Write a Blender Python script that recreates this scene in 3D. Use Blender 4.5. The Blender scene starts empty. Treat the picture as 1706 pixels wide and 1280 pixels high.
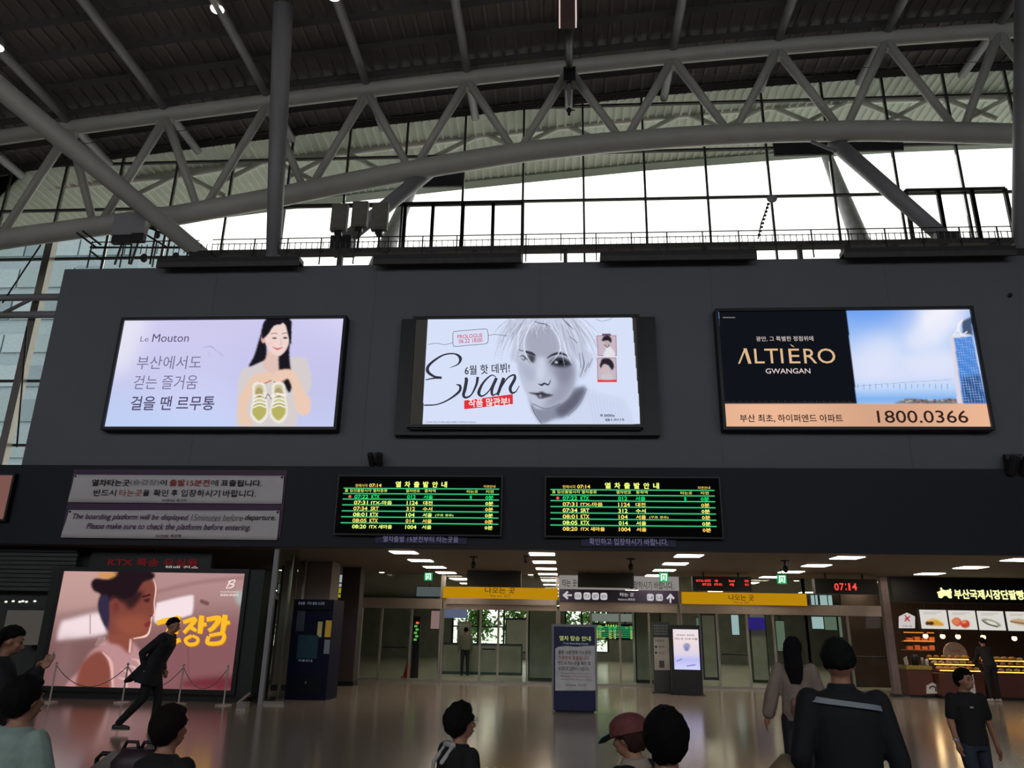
import bpy, math, random
import numpy as np
from mathutils import Vector, Matrix
C = bpy.context.scene.collection
S = bpy.context.scene
random.seed(7)
# ---------------------------------------------------------------- camera, sky, exposure
PITCH, YAW, ROLL, FPX, CH = 0.31295, 0.07149, 0.01877, 1260.6, 1.65
def cam_axes():
    p, y, r = PITCH, YAW, ROLL
    f = Vector((-math.sin(y)*math.cos(p), math.cos(y)*math.cos(p), math.sin(p)))
    rt = Vector((math.cos(y), math.sin(y), 0)); up = rt.cross(f)
    return rt*math.cos(r)+up*math.sin(r), up*math.cos(r)-rt*math.sin(r), f
CR, CU, CF = cam_axes()
cam = bpy.data.cameras.new('camera'); camo = bpy.data.objects.new('camera', cam); C.objects.link(camo)
M = Matrix.Identity(4)
for i in range(3):
    M[i][0], M[i][1], M[i][2] = CR[i], CU[i], -CF[i]
M[2][3] = CH
camo.matrix_world = M
cam.sensor_width = 36; cam.lens = FPX/1706*36; cam.clip_end = 400; cam.clip_start = 0.05
S.camera = camo
W = bpy.data.worlds.new('sky'); S.world = W; W.use_nodes = True
wn = W.node_tree; wn.nodes.clear()
wo = wn.nodes.new('ShaderNodeOutputWorld'); wb = wn.nodes.new('ShaderNodeBackground')
tc = wn.nodes.new('ShaderNodeTexCoord'); sx = wn.nodes.new('ShaderNodeSeparateXYZ'); cr = wn.nodes.new('ShaderNodeValToRGB')
cr.color_ramp.elements[0].position = 0.0; cr.color_ramp.elements[0].color = (.6, .62, .6, 1)
cr.color_ramp.elements[1].position = 0.03; cr.color_ramp.elements[1].color = (.94, .965, 1, 1)
wn.links.new(tc.outputs['Generated'], sx.inputs[0]); wn.links.new(sx.outputs[2], cr.inputs[0])
wn.links.new(cr.outputs[0], wb.inputs[0]); wn.links.new(wb.outputs[0], wo.inputs[0])
wb.inputs[1].default_value = 3.2
S.view_settings.view_transform = 'Standard'; S.view_settings.look = 'None'
S.view_settings.exposure = 0.0; S.view_settings.gamma = 1.0; S.view_settings.use_curve_mapping = False
S.cycles.use_denoising = True; S.cycles.max_bounces = 8; S.cycles.transparent_max_bounces = 24
S.cycles.sample_clamp_indirect = 4.0; S.cycles.caustics_reflective = False; S.cycles.caustics_refractive = False
# ---------------------------------------------------------------- helpers
def at(px, py, Y):
    d = CR*((px-853)/FPX) - CU*((py-640)/FPX) + CF
    k = Y/d.y
    return Vector((d.x*k, Y, CH+d.z*k))
def fl(px, py):
    d = CR*((px-853)/FPX) - CU*((py-640)/FPX) + CF
    k = -CH/d.z
    return Vector((d.x*k, d.y*k, 0))
def lin(c):
    c = np.asarray(c, float)/255.
    return np.where(c <= .04045, c/12.92, ((c+.055)/1.055)**2.4)
MATS = {}
def mat(name, rgb, rough=.6, metal=0., var=.12, scale=6., bump=0., spec=.5):
    if name in MATS: return MATS[name]
    m = bpy.data.materials.new(name); m.use_nodes = True; nt = m.node_tree; b = nt.nodes['Principled BSDF']
    c = lin(rgb)
    n = nt.nodes.new('ShaderNodeTexNoise'); n.inputs['Scale'].default_value = scale; n.inputs['Detail'].default_value = 4
    g = nt.nodes.new('ShaderNodeTexCoord'); nt.links.new(g.outputs['Object'], n.inputs['Vector'])
    r = nt.nodes.new('ShaderNodeValToRGB')
    r.color_ramp.elements[0].position = .3; r.color_ramp.elements[1].position = .7
    r.color_ramp.elements[0].color = (*np.clip(c*(1-var), 0, 1), 1); r.color_ramp.elements[1].color = (*np.clip(c*(1+var), 0, 1), 1)
    nt.links.new(n.outputs['Fac'], r.inputs[0]); nt.links.new(r.outputs[0], b.inputs['Base Color'])
    b.inputs['Roughness'].default_value = rough; b.inputs['Metallic'].default_value = metal
    b.inputs['Specular IOR Level'].default_value = spec
    if bump:
        bp = nt.nodes.new('ShaderNodeBump'); bp.inputs['Strength'].default_value = bump; bp.inputs['Distance'].default_value = .02
        nt.links.new(n.outputs['Fac'], bp.inputs['Height']); nt.links.new(bp.outputs[0], b.inputs['Normal'])
    MATS[name] = m; return m
def emat(name, rgb, k=1.):
    if name in MATS: return MATS[name]
    m = bpy.data.materials.new(name); m.use_nodes = True; nt = m.node_tree; nt.nodes.clear()
    o = nt.nodes.new('ShaderNodeOutputMaterial'); e = nt.nodes.new('ShaderNodeEmission')
    e.inputs[0].default_value = (*lin(rgb), 1); e.inputs[1].default_value = k; nt.links.new(e.outputs[0], o.inputs[0])
    MATS[name] = m; return m
def glass(name, tint=(225, 240, 232), gloss=1.35, rough=.01):
    if name in MATS: return MATS[name]
    m = bpy.data.materials.new(name); m.use_nodes = True; nt = m.node_tree; nt.nodes.clear()
    o = nt.nodes.new('ShaderNodeOutputMaterial'); t = nt.nodes.new('ShaderNodeBsdfTransparent'); g = nt.nodes.new('ShaderNodeBsdfGlossy')
    f = nt.nodes.new('ShaderNodeFresnel'); x = nt.nodes.new('ShaderNodeMixShader')
    t.inputs[0].default_value = (*lin(tint), 1); g.inputs['Roughness'].default_value = rough; f.inputs[0].default_value = gloss
    nt.links.new(f.outputs[0], x.inputs[0]); nt.links.new(t.outputs[0], x.inputs[1]); nt.links.new(g.outputs[0], x.inputs[2])
    nt.links.new(x.outputs[0], o.inputs[0]); MATS[name] = m; return m
def picmat(name='screen_picture', k=1.):
    if name in MATS: return MATS[name]
    m = bpy.data.materials.new(name); m.use_nodes = True; nt = m.node_tree; nt.nodes.clear()
    o = nt.nodes.new('ShaderNodeOutputMaterial'); e = nt.nodes.new('ShaderNodeEmission'); a = nt.nodes.new('ShaderNodeAttribute')
    a.attribute_name = 'picture'; nt.links.new(a.outputs['Color'], e.inputs[0]); e.inputs[1].default_value = k
    nt.links.new(e.outputs[0], o.inputs[0]); MATS[name] = m; return m
class MB:
    def __init__(s): s.v = []; s.f = []
    def add(s, v, f):
        k = len(s.v); s.v += [tuple(p) for p in v]; s.f += [tuple(i+k for i in q) for q in f]; return s
    def box(s, x0, x1, y0, y1, z0, z1):
        v = [(x, y, z) for z in (z0, z1) for y in (y0, y1) for x in (x0, x1)]
        return s.add(v, [(0, 2, 3, 1), (4, 5, 7, 6), (0, 1, 5, 4), (2, 6, 7, 3), (0, 4, 6, 2), (1, 3, 7, 5)])
    def pbox(s, a, b, Y0, Y1):          # box from two pixel corners on the plane Y0, going back to Y1
        p, q = at(*a, Y0), at(*b, Y0)
        return s.box(p.x, q.x, min(Y0, Y1), max(Y0, Y1), q.z, p.z)
    def bar(s, p, q, w, h=None, up=(0, 0, 1)):
        p, q = Vector(p), Vector(q); d = (q-p).normalized(); h = h or w
        u = Vector(up)
        if abs(d.dot(u)) > .98: u = Vector((0, 1, 0))
        a = d.cross(u).normalized(); b = a.cross(d)
        v = [c+a*i*w/2+b*j*h/2 for c in (p, q) for i, j in ((-1, -1), (1, -1), (1, 1), (-1, 1))]
        return s.add(v, [(0, 1, 2, 3), (7, 6, 5, 4), (0, 4, 5, 1), (1, 5, 6, 2), (2, 6, 7, 3), (3, 7, 4, 0)])
    def tube(s, pts, rad, n=12, cap=True, sq=1., flat=None):
        pts = [Vector(p) for p in pts]; m = len(pts)
        if not hasattr(rad, '__len__'): rad = [rad]*m
        ring = []; prev = None
        for i, p in enumerate(pts):
            d = (pts[min(i+1, m-1)]-pts[max(i-1, 0)]).normalized()
            if prev is None:
                u = Vector(flat) if flat else (Vector((0, 0, 1)) if abs(d.z) < .9 else Vector((0, 1, 0)))
            else: u = prev
            a = (u-d*u.dot(d)).normalized(); prev = a; b = d.cross(a)
            ring += [p+(a*math.cos(2*math.pi*k/n)+b*sq*math.sin(2*math.pi*k/n))*rad[i] for k in range(n)]
        f = [(i*n+k, i*n+(k+1) % n, (i+1)*n+(k+1) % n, (i+1)*n+k) for i in range(m-1) for k in range(n)]
        if cap: f += [tuple(range(n))[::-1], tuple((m-1)*n+k for k in range(n))]
        return s.add(ring, f)
    def ell(s, c, r, n=12, m=8, R=None):
        c = Vector(c); r = (r, r, r) if not hasattr(r, '__len__') else r
        v = []
        for i in range(1, m):
            t = math.pi*i/m
            for k in range(n):
                a = 2*math.pi*k/n; p = Vector((r[0]*math.sin(t)*math.cos(a), r[1]*math.sin(t)*math.sin(a), r[2]*math.cos(t)))
                v.append(c+(R @ p if R else p))
        z = Vector((0, 0, r[2])); z = R @ z if R else z
        v += [c+z, c-z]; T = len(v)-2
        f = [(i*n+k, (i+1)*n+k, (i+1)*n+(k+1) % n, i*n+(k+1) % n) for i in range(m-2) for k in range(n)]
        f += [(T, k, (k+1) % n) for k in range(n)] + [(T+1, (m-2)*n+(k+1) % n, (m-2)*n+k) for k in range(n)]
        return s.add(v, f)
    def cap2(s, p, q, r0, r1, n=10):    # round-ended tapered limb
        p, q = Vector(p), Vector(q); d = q-p; L = d.length; d.normalize()
        P, Q = [], []
        for t in (-.9, -.5): P.append(p+d*r0*t); Q.append(r0*math.sqrt(1-t*t))
        P += [p, q]; Q += [r0, r1]
        for t in (.5, .9): P.append(q+d*r1*t); Q.append(r1*math.sqrt(1-t*t))
        return s.tube(P, Q, n)
    def prism(s, poly, Y0, Y1):         # poly: world (x, z) list
        n = len(poly); v = [(x, Y0, z) for x, z in poly]+[(x, Y1, z) for x, z in poly]
        return s.add(v, [tuple(range(n)), tuple(range(2*n-1, n-1, -1))]+[(i, i+n, (i+1) % n+n, (i+1) % n) for i in range(n)])
    def ppoly(s, pts, Y0, Y1):
        w = [at(x, y, Y0) for x, y in pts]; return s.prism([(p.x, p.z) for p in w], Y0, Y1)
    def build(s, name, m, parent=None, smooth=False, **kw): return mk(name, s.v, s.f, m, parent, smooth, **kw)
def wloc(o):
    v = Vector((0, 0, 0))
    while o: v += o.location; o = o.parent
    return v
def mk(name, v, f, m, parent=None, smooth=False, label=None, cat=None, group=None, kind=None):
    off = wloc(parent) if parent else Vector((0, 0, 0))
    me = bpy.data.meshes.new(name)
    me.from_pydata([(p[0]-off.x, p[1]-off.y, p[2]-off.z) for p in v], [], f)
    if smooth:
        me.polygons.foreach_set('use_smooth', [len(p.vertices) <= 4 for p in me.polygons])
    me.materials.append(m); me.update()
    o = bpy.data.objects.new(name, me); C.objects.link(o)
    if parent: o.parent = parent
    tag(o, label, cat, group, kind); return o
def tag(o, label=None, cat=None, group=None, kind=None):
    for k, v in (('label', label), ('category', cat), ('group', group), ('kind', kind)):
        if v: o[k] = v
    return o
def T(name, label, cat, loc=(0, 0, 0), group=None):
    o = bpy.data.objects.new(name, None); o.empty_display_size = .1; C.objects.link(o); o.location = loc
    return tag(o, label, cat, group)
def move_copy(o, d, label=None, parent=None):
    c = o.copy(); C.objects.link(c)
    if parent is None: c.location = o.location+Vector(d)
    else: c.parent = parent
    if label: c['label'] = label
    for ch in [x for x in o.children]: move_copy(ch, d, None, c)
    return c
# ---- lettering: built as real letter meshes fitted into pixel boxes on a plane
TXT = []
def text(body, box, Y, m, parent, bold=0., shear=0., rot=0., name='lettering'):
    c = bpy.data.curves.new('t', 'FONT'); c.body = body; c.offset = bold; c.resolution_u = 3; c.shear = shear
    c.align_x = 'LEFT'
    o = bpy.data.objects.new('t', c); C.objects.link(o)
    x0, y0, x1, y1 = box
    ym, xm = (y0+y1)/2, (x0+x1)/2
    X0, X1, Z1, Z0 = at(x0, ym, Y).x, at(x1, ym, Y).x, at(xm, y0, Y).z, at(xm, y1, Y).z
    TXT.append((o, (X0, X1, Z0, Z1), Y, m, parent, rot, name))
def flush_text():
    bpy.context.view_layer.update(); dg = bpy.context.evaluated_depsgraph_get()
    for o, (X0, X1, Z0, Z1), Y, m, parent, rot, name in TXT:
        me = bpy.data.meshes.new_from_object(o.evaluated_get(dg))
        n = len(me.vertices)
        if n:
            v = np.empty(n*3); me.vertices.foreach_get('co', v); v = v.reshape(-1, 3)
            lo, hi = v.min(0), v.max(0); sp = np.maximum(hi-lo, 1e-4)
            x = (v[:, 0]-lo[0])/sp[0]*(X1-X0)-(X1-X0)/2; z = (v[:, 1]-lo[1])/sp[1]*(Z1-Z0)-(Z1-Z0)/2
            c, s_ = math.cos(rot), math.sin(rot)
            off = wloc(parent) if parent else Vector((0, 0, 0))
            w = np.stack([x*c-z*s_+(X0+X1)/2-off.x, np.full(n, Y-off.y), x*s_+z*c+(Z0+Z1)/2-off.z], 1)
            me.vertices.foreach_set('co', w.astype('f').ravel())
            me.materials.clear(); me.materials.append(m); me.update()
            q = bpy.data.objects.new(name, me); C.objects.link(q)
            if parent: q.parent = parent
        cv = o.data; bpy.data.objects.remove(o); bpy.data.curves.remove(cv)
    TXT.clear()
# ---- pictures on screens: a fine grid of coloured cells painted in numpy
def proj(x, y, z):
    z = z-CH
    a = x*CR.x+y*CR.y+z*CR.z; b = x*CU.x+y*CU.y+z*CU.z; c = x*CF.x+y*CF.y+z*CF.z
    return 853+FPX*a/c, 640-FPX*b/c
def smooth_poly(p, k=6):
    p = np.array(p, float); n = len(p); out = []
    for i in range(n):
        a, b, c, d = p[i-1], p[i], p[(i+1) % n], p[(i+2) % n]
        for j in range(k):
            t = j/k; out.append(.5*((2*b)+(c-a)*t+(2*a-5*b+4*c-d)*t*t+(3*b-a-3*c+d)*t**3))
    return np.array(out)
class Pic:
    def __init__(s, X0, X1, Z0, Z1, Y, nx, nz, view=(0, 0, 1)):
        s.r = (X0, X1, Z0, Z1); s.Y = Y; s.nx, s.nz = nx, nz; s.view = view
        gx, gz = np.meshgrid(np.linspace(X0, X1, nx), np.linspace(Z1, Z0, nz))
        s.gx, s.gz = gx, gz
        u, v = proj(gx, Y, gz)
        ox, oy, k = view                 # the zoomed view in which the outlines below were measured
        s.u, s.v = (u-ox)*k, (v-oy)*k
        s.c = np.zeros((nz, nx, 3)); s.pxk = abs(s.u[nz//2, 1]-s.u[nz//2, 0])
    def fill(s, rgb): s.c[:] = lin(rgb)
    def blur(s, a, sg):
        sg /= s.pxk
        if sg < .3: return a
        r = int(3*sg+1); k = np.exp(-.5*(np.arange(-r, r+1)/sg)**2); k /= k.sum()
        for ax in (0, 1):
            w = [(0, 0), (0, 0)]; w[ax] = (r, r); p = np.pad(a, w, mode='edge')
            a = sum(k[i]*(p[i:i+a.shape[0], :] if ax == 0 else p[:, i:i+a.shape[1]]) for i in range(2*r+1))
        return a
    def mask(s, pts):
        P = np.asarray(pts, float); m = np.zeros(s.u.shape, bool)
        lo, hi = P.min(0), P.max(0); j = np.roll(P, -1, 0)
        for (x0, y0), (x1, y1) in zip(P, j):
            if y0 == y1: continue
            h = (s.v > min(y0, y1)) & (s.v <= max(y0, y1))
            m ^= h & (s.u < x0+(s.v-y0)*(x1-x0)/(y1-y0))
        return m.astype(float)
    def poly(s, pts, rgb, soft=2., a=1., curve=True):
        m = s.blur(s.mask(smooth_poly(pts) if curve else pts), soft)*a
        s.c += m[..., None]*(lin(rgb)-s.c); return m
    def line(s, pts, w, rgb, soft=1., a=1., k=6):
        p = np.array(pts, float)
        if len(p) > 2:
            q = np.vstack([2*p[0]-p[1], p, 2*p[-1]-p[-2]]); o = []
            for i in range(1, len(q)-2):
                for j in range(k):
                    t = j/k; A, B, D, E = q[i-1], q[i], q[i+1], q[i+2]
                    o.append(.5*((2*B)+(D-A)*t+(2*A-5*B+4*D-E)*t*t+(3*B-A-3*D+E)*t**3))
            o.append(p[-1]); p = np.array(o)
        w = np.interp(np.linspace(0, 1, len(p)), np.linspace(0, 1, len(w)), w) if hasattr(w, '__len__') else np.full(len(p), w)
        m = np.zeros(s.u.shape)
        for i in range(len(p)-1):
            d = p[i+1]-p[i]; L = (d@d) or 1e-9
            t = np.clip(((s.u-p[i][0])*d[0]+(s.v-p[i][1])*d[1])/L, 0, 1)
            r = np.hypot(s.u-p[i][0]-t*d[0], s.v-p[i][1]-t*d[1]); ww = w[i]/2
            m = np.maximum(m, np.clip((ww-r)/max(soft, .1)+.5, 0, 1))
        m = m*a; s.c += m[..., None]*(lin(rgb)-s.c)
    def ell(s, cx, cy, rx, ry, rgb, soft=2., a=1., rot=0.):
        t = np.linspace(0, 2*math.pi, 28, endpoint=False); c, q = math.cos(rot), math.sin(rot)
        x, y = rx*np.cos(t), ry*np.sin(t)
        s.poly(np.stack([cx+x*c-y*q, cy+x*q+y*c], 1), rgb, soft, a, False)
    def grad(s, stops, axis='v', a=1.):
        z = s.v if axis == 'v' else s.u
        k = [t[0] for t in stops]; col = np.array([lin(t[1]) for t in stops])
        g = np.stack([np.interp(z, k, col[:, i]) for i in range(3)], -1); s.c += a*(g-s.c)
    def noise(s, seed, cell, amp):
        rg = np.random.default_rng(seed); a = rg.standard_normal(s.u.shape); a = s.blur(a, cell*s.pxk); a /= a.std(); return a*amp
    def build(s, name, parent, m=None):
        nx, nz = s.nx, s.nz; off = wloc(parent)
        v = np.stack([s.gx-off.x, np.full_like(s.gx, s.Y-off.y), s.gz-off.z], -1).reshape(-1, 3)
        i = (np.arange(nz-1)[:, None]*nx+np.arange(nx-1)[None]).ravel()
        f = np.stack([i, i+nx, i+nx+1, i+1], 1)
        me = bpy.data.meshes.new(name); me.vertices.add(len(v)); me.vertices.foreach_set('co', v.astype('f').ravel())
        me.loops.add(f.size); me.loops.foreach_set('vertex_index', f.ravel().astype('i'))
        me.polygons.add(len(f)); me.polygons.foreach_set('loop_start', np.arange(0, f.size, 4).astype('i'))
        me.update(calc_edges=True)
        at_ = me.color_attributes.new('picture', 'FLOAT_COLOR', 'POINT')
        col = np.concatenate([np.clip(s.c, 0, 1).reshape(-1, 3), np.ones((nx*nz, 1))], 1)
        at_.data.foreach_set('color', col.astype('f').ravel()); me.materials.append(m or picmat())
        o = bpy.data.objects.new(name, me); C.objects.link(o); o.parent = parent; return o
# ---------------------------------------------------------------- materials
m_floor = mat('polished_stone', (139, 128, 116), .16, 0, .07, .35, 0, .5)
m_wall = mat('dark_grey_wall', (98, 101, 108), .75, 0, .05, .4)
m_fascia = mat('navy_fascia', (20, 23, 34), .7, 0, .08, .5)
m_black = mat('black_metal', (16, 17, 20), .45, .2, .1)
m_dark = mat('dark_metal', (44, 42, 46), .5, .3, .1)
m_steel = mat('painted_steel', (180, 178, 174), .5, 0, .06, 1.5)
m_steel2 = mat('grey_painted_steel', (138, 136, 142), .5, 0, .06, 1.5)
m_deck = mat('roof_deck', (146, 142, 142), .8, 0, .08, .8)
m_deckb = mat('roof_purlin_steel', (70, 68, 68), .7, 0, .08, .8)
m_out = mat('canopy_panel', (226, 238, 230), .7, 0, .06, .6)
m_outs = mat('canopy_steel', (225, 228, 225), .6, 0, .04)
m_mull = mat('mullion_steel', (62, 60, 62), .5, .3, .08)
m_walk = mat('walkway_steel', (70, 66, 66), .7, .2, .15)
m_soff = mat('low_ceiling_board', (122, 112, 104), .8, 0, .03)
m_alu = mat('brushed_aluminium', (150, 145, 138), .35, .7, .06)
m_paper = mat('banner_cloth', (205, 200, 202), .8, 0, .05, 1.)
m_purple = mat('purple_board', (70, 44, 76), .6, 0, .06)
m_ink = mat('printed_black_ink', (20, 18, 24), .7)
m_inkred = mat('printed_red_ink', (170, 70, 62), .7)
m_inkgrey = mat('printed_grey_ink', (120, 112, 118), .7)
m_inkp = mat('printed_plum_ink', (70, 40, 80), .7)
m_beige = mat('beige_column_paint', (128, 120, 116), .7, 0, .05)
m_dim = mat('dim_shop_panel', (150, 156, 148), .5, 0, .15, 2)
g_facade = glass("facade_glass", (238, 238, 232))
g_door = glass('door_glass', (238, 244, 240), 1.35)
e_panel = emat('ceiling_panel_light', (255, 236, 214), 17.)
e_spot = emat('spot_light_glow', (255, 240, 225), 12.)
def onz(px, py, z):
    d = CR*((px-853)/FPX) - CU*((py-640)/FPX) + CF
    k = (z-CH)/d.z
    return Vector((d.x*k, d.y*k, z))
# ---------------------------------------------------------------- floor and walls
MB().box(-34, 27, -14, 25.9, -.3, 0).build('floor', m_floor, kind='structure'); MB().box(-34, 27, 25.9, 48, -.3, 0).build('floor', mat('pale_concourse_floor', (214, 214, 200), .2, 0, .05, .5), kind='structure')
MB().box(-60, 60, 27.5, 120, -.4, -.31).build('floor', mat('plaza_paving', (214, 214, 208), .8), kind='structure')
XL = at(35, 778, 17.3).x
wall = MB().box(XL, 27, 17.3, 17.6, 5.2, 10.5).build('wall_front', m_wall, kind='structure')
for i in range(8):                       # recessed panel joints read as hair lines on the wall
    x = XL+4.2*(i+1)
    MB().box(x-.006, x+.006, 17.294, 17.3, 5.25, 10.45).build('joint_cover', mat('joint_strip', (88, 92, 98), .8), wall)
fas = MB().box(-34, 27, 17.14, 17.3, 3.33, 5.2).build('trim_1', m_fascia, kind='structure')
MB().box(-34, 27, 17.3, 48, 3.33, 5.19).build('ceiling', m_soff, kind='structure')
MB().box(-34.3, -34, -14, 22.4, 0, 22).box(-34.3, -34, 22.4, 48, 0, 5.19).build('wall_left', m_wall, kind='structure')
MB().box(27, 27.3, -14, 22.4, 0, 22).box(27, 27.3, 22.4, 48, 0, 5.19).build('wall_right', m_wall, kind='structure')
mb = MB().box(-34, 27, -14.3, -14, 0, 8.5).box(-34, 27, -14.3, -14, 15, 22)
for i in range(9): mb.box(-34+i*7.5, -33+i*7.5, -14.3, -14, 8.5, 15)
mb.build('wall_back', m_wall, kind='structure')
# ---------------------------------------------------------------- roof
cx = [-34, -18.46, -12.85, -9.4, -6.3, -3.07, .21, 3.53, 6.78, 10.13, 13.61, 27]
cz = [14.4, 16.72, 17.42, 17.84, 18.16, 18.5, 18.8, 19.1, 19.32, 19.52, 19.68, 19.9]
def zc(x): return float(np.interp(x, cx, cz))
def bc(x):
    return float(np.interp(x, [-34, -17.57, -14.35, -12.07, -9.1, -6.84, -3.71, -1.21, 1.28, 3.71, 6.67, 9.64, 13.37, 17, 27],
                           [9.6, 12.94, 13.36, 13.66, 14.2, 14.68, 15.28, 15.68, 15.93, 16.08, 16.17, 16.12, 15.88, 15.4, 13]))
xs = np.linspace(-34, 27, 50)
def sheet(y0, y1, dz, th):
    mb = MB(); v = []; n = len(xs)
    for x in xs:
        z = zc(x)+dz; v += [(x, y0, z), (x, y1, z), (x, y1, z+th), (x, y0, z+th)]
    f = []
    for i in range(n-1):
        for k in range(4): f.append((i*4+k, i*4+(k+1) % 4, i*4+4+(k+1) % 4, i*4+4+k))
    return mb.add(v, f+[(0, 3, 2, 1), (n*4-4, n*4-3, n*4-2, n*4-1)])
roof = sheet(-14, 22.3, .62, .2).build('ceiling', m_deck, kind='structure')
mb = MB()
for x in np.arange(-33.8, 26.8, .42): mb.box(x-.045, x+.045, -14, 22.28, zc(x)+.55, zc(x)+.63)
mb.build('deck_ribs', m_deck, roof, kind='stuff')
for i, y in enumerate(np.arange(22.2-1.2*22, 22.3, 1.2)):
    mb = MB(); mb.tube([(x, y, zc(x)+.42) for x in xs[::2]], .13, 4, flat=(0, 0, 1)); mb.build('purlin', m_deckb, roof)
NX = [-29.2, -25.95, -22.7, -19.3, -16.1, -12.9, -9.55, -6.3, -3.05, .21, 3.5, 6.78, 10.13, 13.55, 16.9, 20.2, 23.5]
for x in NX: MB().tube([(x, -14, zc(x)+.15), (x, 22.2, zc(x)+.15)], .14, 10).build('beam', m_steel2, roof, True)
outr = sheet(22.42, 26.6, .5, .15).build('ceiling', m_out, kind='structure')
mb = MB()
for x in np.arange(-33.8, 26.8, .3): mb.box(x-.03, x+.03, 22.45, 26.55, zc(x)+.45, zc(x)+.51)
mb.build('deck_ribs', m_out, outr, kind='stuff')
MB().tube([(x, 26.6, zc(x)+.4) for x in xs[::2]], .2, 4, flat=(0, 0, 1)).build('edge_beam', m_out, outr)
# ---------------------------------------------------------------- roof truss: straight chord over an arched tube
tr = T('roof_truss', 'long grey steel roof truss of zigzag tubes over an arched tube spanning the hall', 'truss', (0, 20, 15))
MB().tube([(x, 20, zc(x)) for x in np.linspace(-33, 26.5, 40)], .24, 14).build('top_chord', m_steel, tr, True)
MB().tube([(x, 20, bc(x)) for x in np.linspace(-33, 26.5, 60)], .31, 18).build('arched_chord', m_steel, tr, True, label='thick curved bottom tube')
BX = [(a+b)/2 for a, b in zip(NX, NX[1:])]
for i, x in enumerate(NX):
    for b, s in ((BX[i-1] if i else None, .14), (BX[i] if i < len(BX) else None, -.14)):
        if b is None: continue
        MB().tube([(x, 20, zc(x)-.1), (b+s*1.2, 20, bc(b)+.24)], [.15, .12], 10).build('diagonal', m_steel, tr, True)
    MB().box(x-.28, x+.28, 19.93, 20.07, zc(x)-.5, zc(x)-.1).build('gusset_plate', m_steel, tr)
# outer canopy arch seen through the glass
ot = T('canopy_truss', 'pale curved canopy tube with forked braces seen outside through the glass', 'truss', (0, 25, 15))
oy = 23.7
pts = [(0, 318), (302, 289), (450, 265), (570, 252), (805, 222), (940, 208), (1140, 188), (1280, 176), (1421, 165), (1560, 160), (1690, 158)]
w = [at(a, b, oy) for a, b in pts]; w = [w[0]+Vector((-9, 0, -1.6))]+w+[w[-1]+Vector((5, 0, -.1))]
MB().tube(w, .2, 12).build('arched_chord', m_outs, ot, True)
for i in range(2, len(w)-1, 1):
    p = w[i]
    for s in (-1, 1):
        MB().tube([p, (p.x+s*1.9, oy, p.z-1.05)], .1, 8).build('brace', m_outs, ot, True)
    MB().tube([p, (p.x, oy, zc(p.x)+.5)], .13, 8).build('post', m_outs, ot, True)
for lab, a, b in (('pale tapered canopy column outside the glass behind the left V strut', (692, 300), (636, 430)), ('pale tapered canopy column outside the glass behind the right V strut', (1376, 256), (1444, 430))):
    p, q = at(*a, 25.6), at(*b, 25.6); r = q+(q-p)*2.2
    t = T('canopy_column', lab, 'column', (r.x, r.y, 0)); MB().tube([p, q, r], [.2, .36, .4], 14).build('column_shaft', mat('lilac_steel', (200, 198, 208), .6), t, True)
# ---------------------------------------------------------------- glass facade
GY = 22.3
win = MB().box(-34, 27, GY-.12, GY+.12, 5.19, 5.4).build('window_1', m_mull, kind='structure')
MX = [-7.48+2.044*k for k in range(-12, 17)]
rows = [5.4, 6.9, 9.04, 11.45, 13.45, 15.35, 17.2, 19.1]
for x in MX: MB().box(x-.035, x+.035, GY-.06, GY+.05, 5.4, zc(x)+.55).build('mullion', m_mull, win)
for z in rows[1:]:
    x0 = -34
    xs_ok = [x for x in MX if zc(x)+.5 > z]
    if xs_ok: MB().box(max(-33.9, xs_ok[0]-.5), 27, GY-.05, GY+.05, z-.035, z+.035).build('transom', m_mull, win)
MB().tube([(x, GY-.05, zc(x)+.52) for x in xs[::2]], .12, 4, flat=(0, 0, 1)).build('head_rail', m_alu, win)
for i in range(len(MX)-1):
    for j in range(len(rows)):
        z0 = rows[j]; z1 = rows[j+1] if j+1 < len(rows) else 30
        a, b = MX[i], MX[i+1]; t0, t1 = min(z1, zc(a)+.5), min(z1, zc(b)+.5)
        if t0 <= z0+.1 and t1 <= z0+.1: continue
        if a > -14 and z1 < 10: continue
        t0, t1 = max(t0, z0+.02), max(t1, z0+.02)
        MB().prism([(a+.04, z0), (b-.04, z0), (b-.04, t1), (a+.04, t0)], GY-.012, GY+.012).build('pane', g_facade, win)
def cas(xa, y0, xb, y1, label):
    mb = MB(); p, q = at(xa, y0, GY-.15), at(xb, y0, GY-.15); q.z = at((xa+xb)/2, y1, GY-.15).z; w = .055
    mb.box(p.x-w, p.x+w, GY-.2, GY-.1, q.z, p.z).box(q.x-w, q.x+w, GY-.2, GY-.1, q.z, p.z).box(p.x, q.x, GY-.2, GY-.1, p.z-w, p.z+w)
    mb.box(p.x, q.x, GY-.2, GY-.1, q.z-w, q.z+w); mb.build('casement_frame', m_dark, win)
for a, b in ((676, 722), (722, 772), (772, 822), (822, 871), (471, 574), (574, 676)): cas(a, 341+(720-a)*.015, b, 418, '')
for a, b in ((1508, 1562), (1562, 1618), (1618, 1674)): cas(a, 318-(a-1508)*.02, b, 400, '')
for a, b, c, d in ((706, 283, 773, 311), (1287, 237, 1388, 258), (1388, 234, 1505, 251)):
    p, q = at(a, b, GY-.1), at(c, d, GY-.1); MB().box(p.x, q.x, GY-.16, GY-.08, q.z, p.z).build('louvre_panel', m_dark, win)
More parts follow.
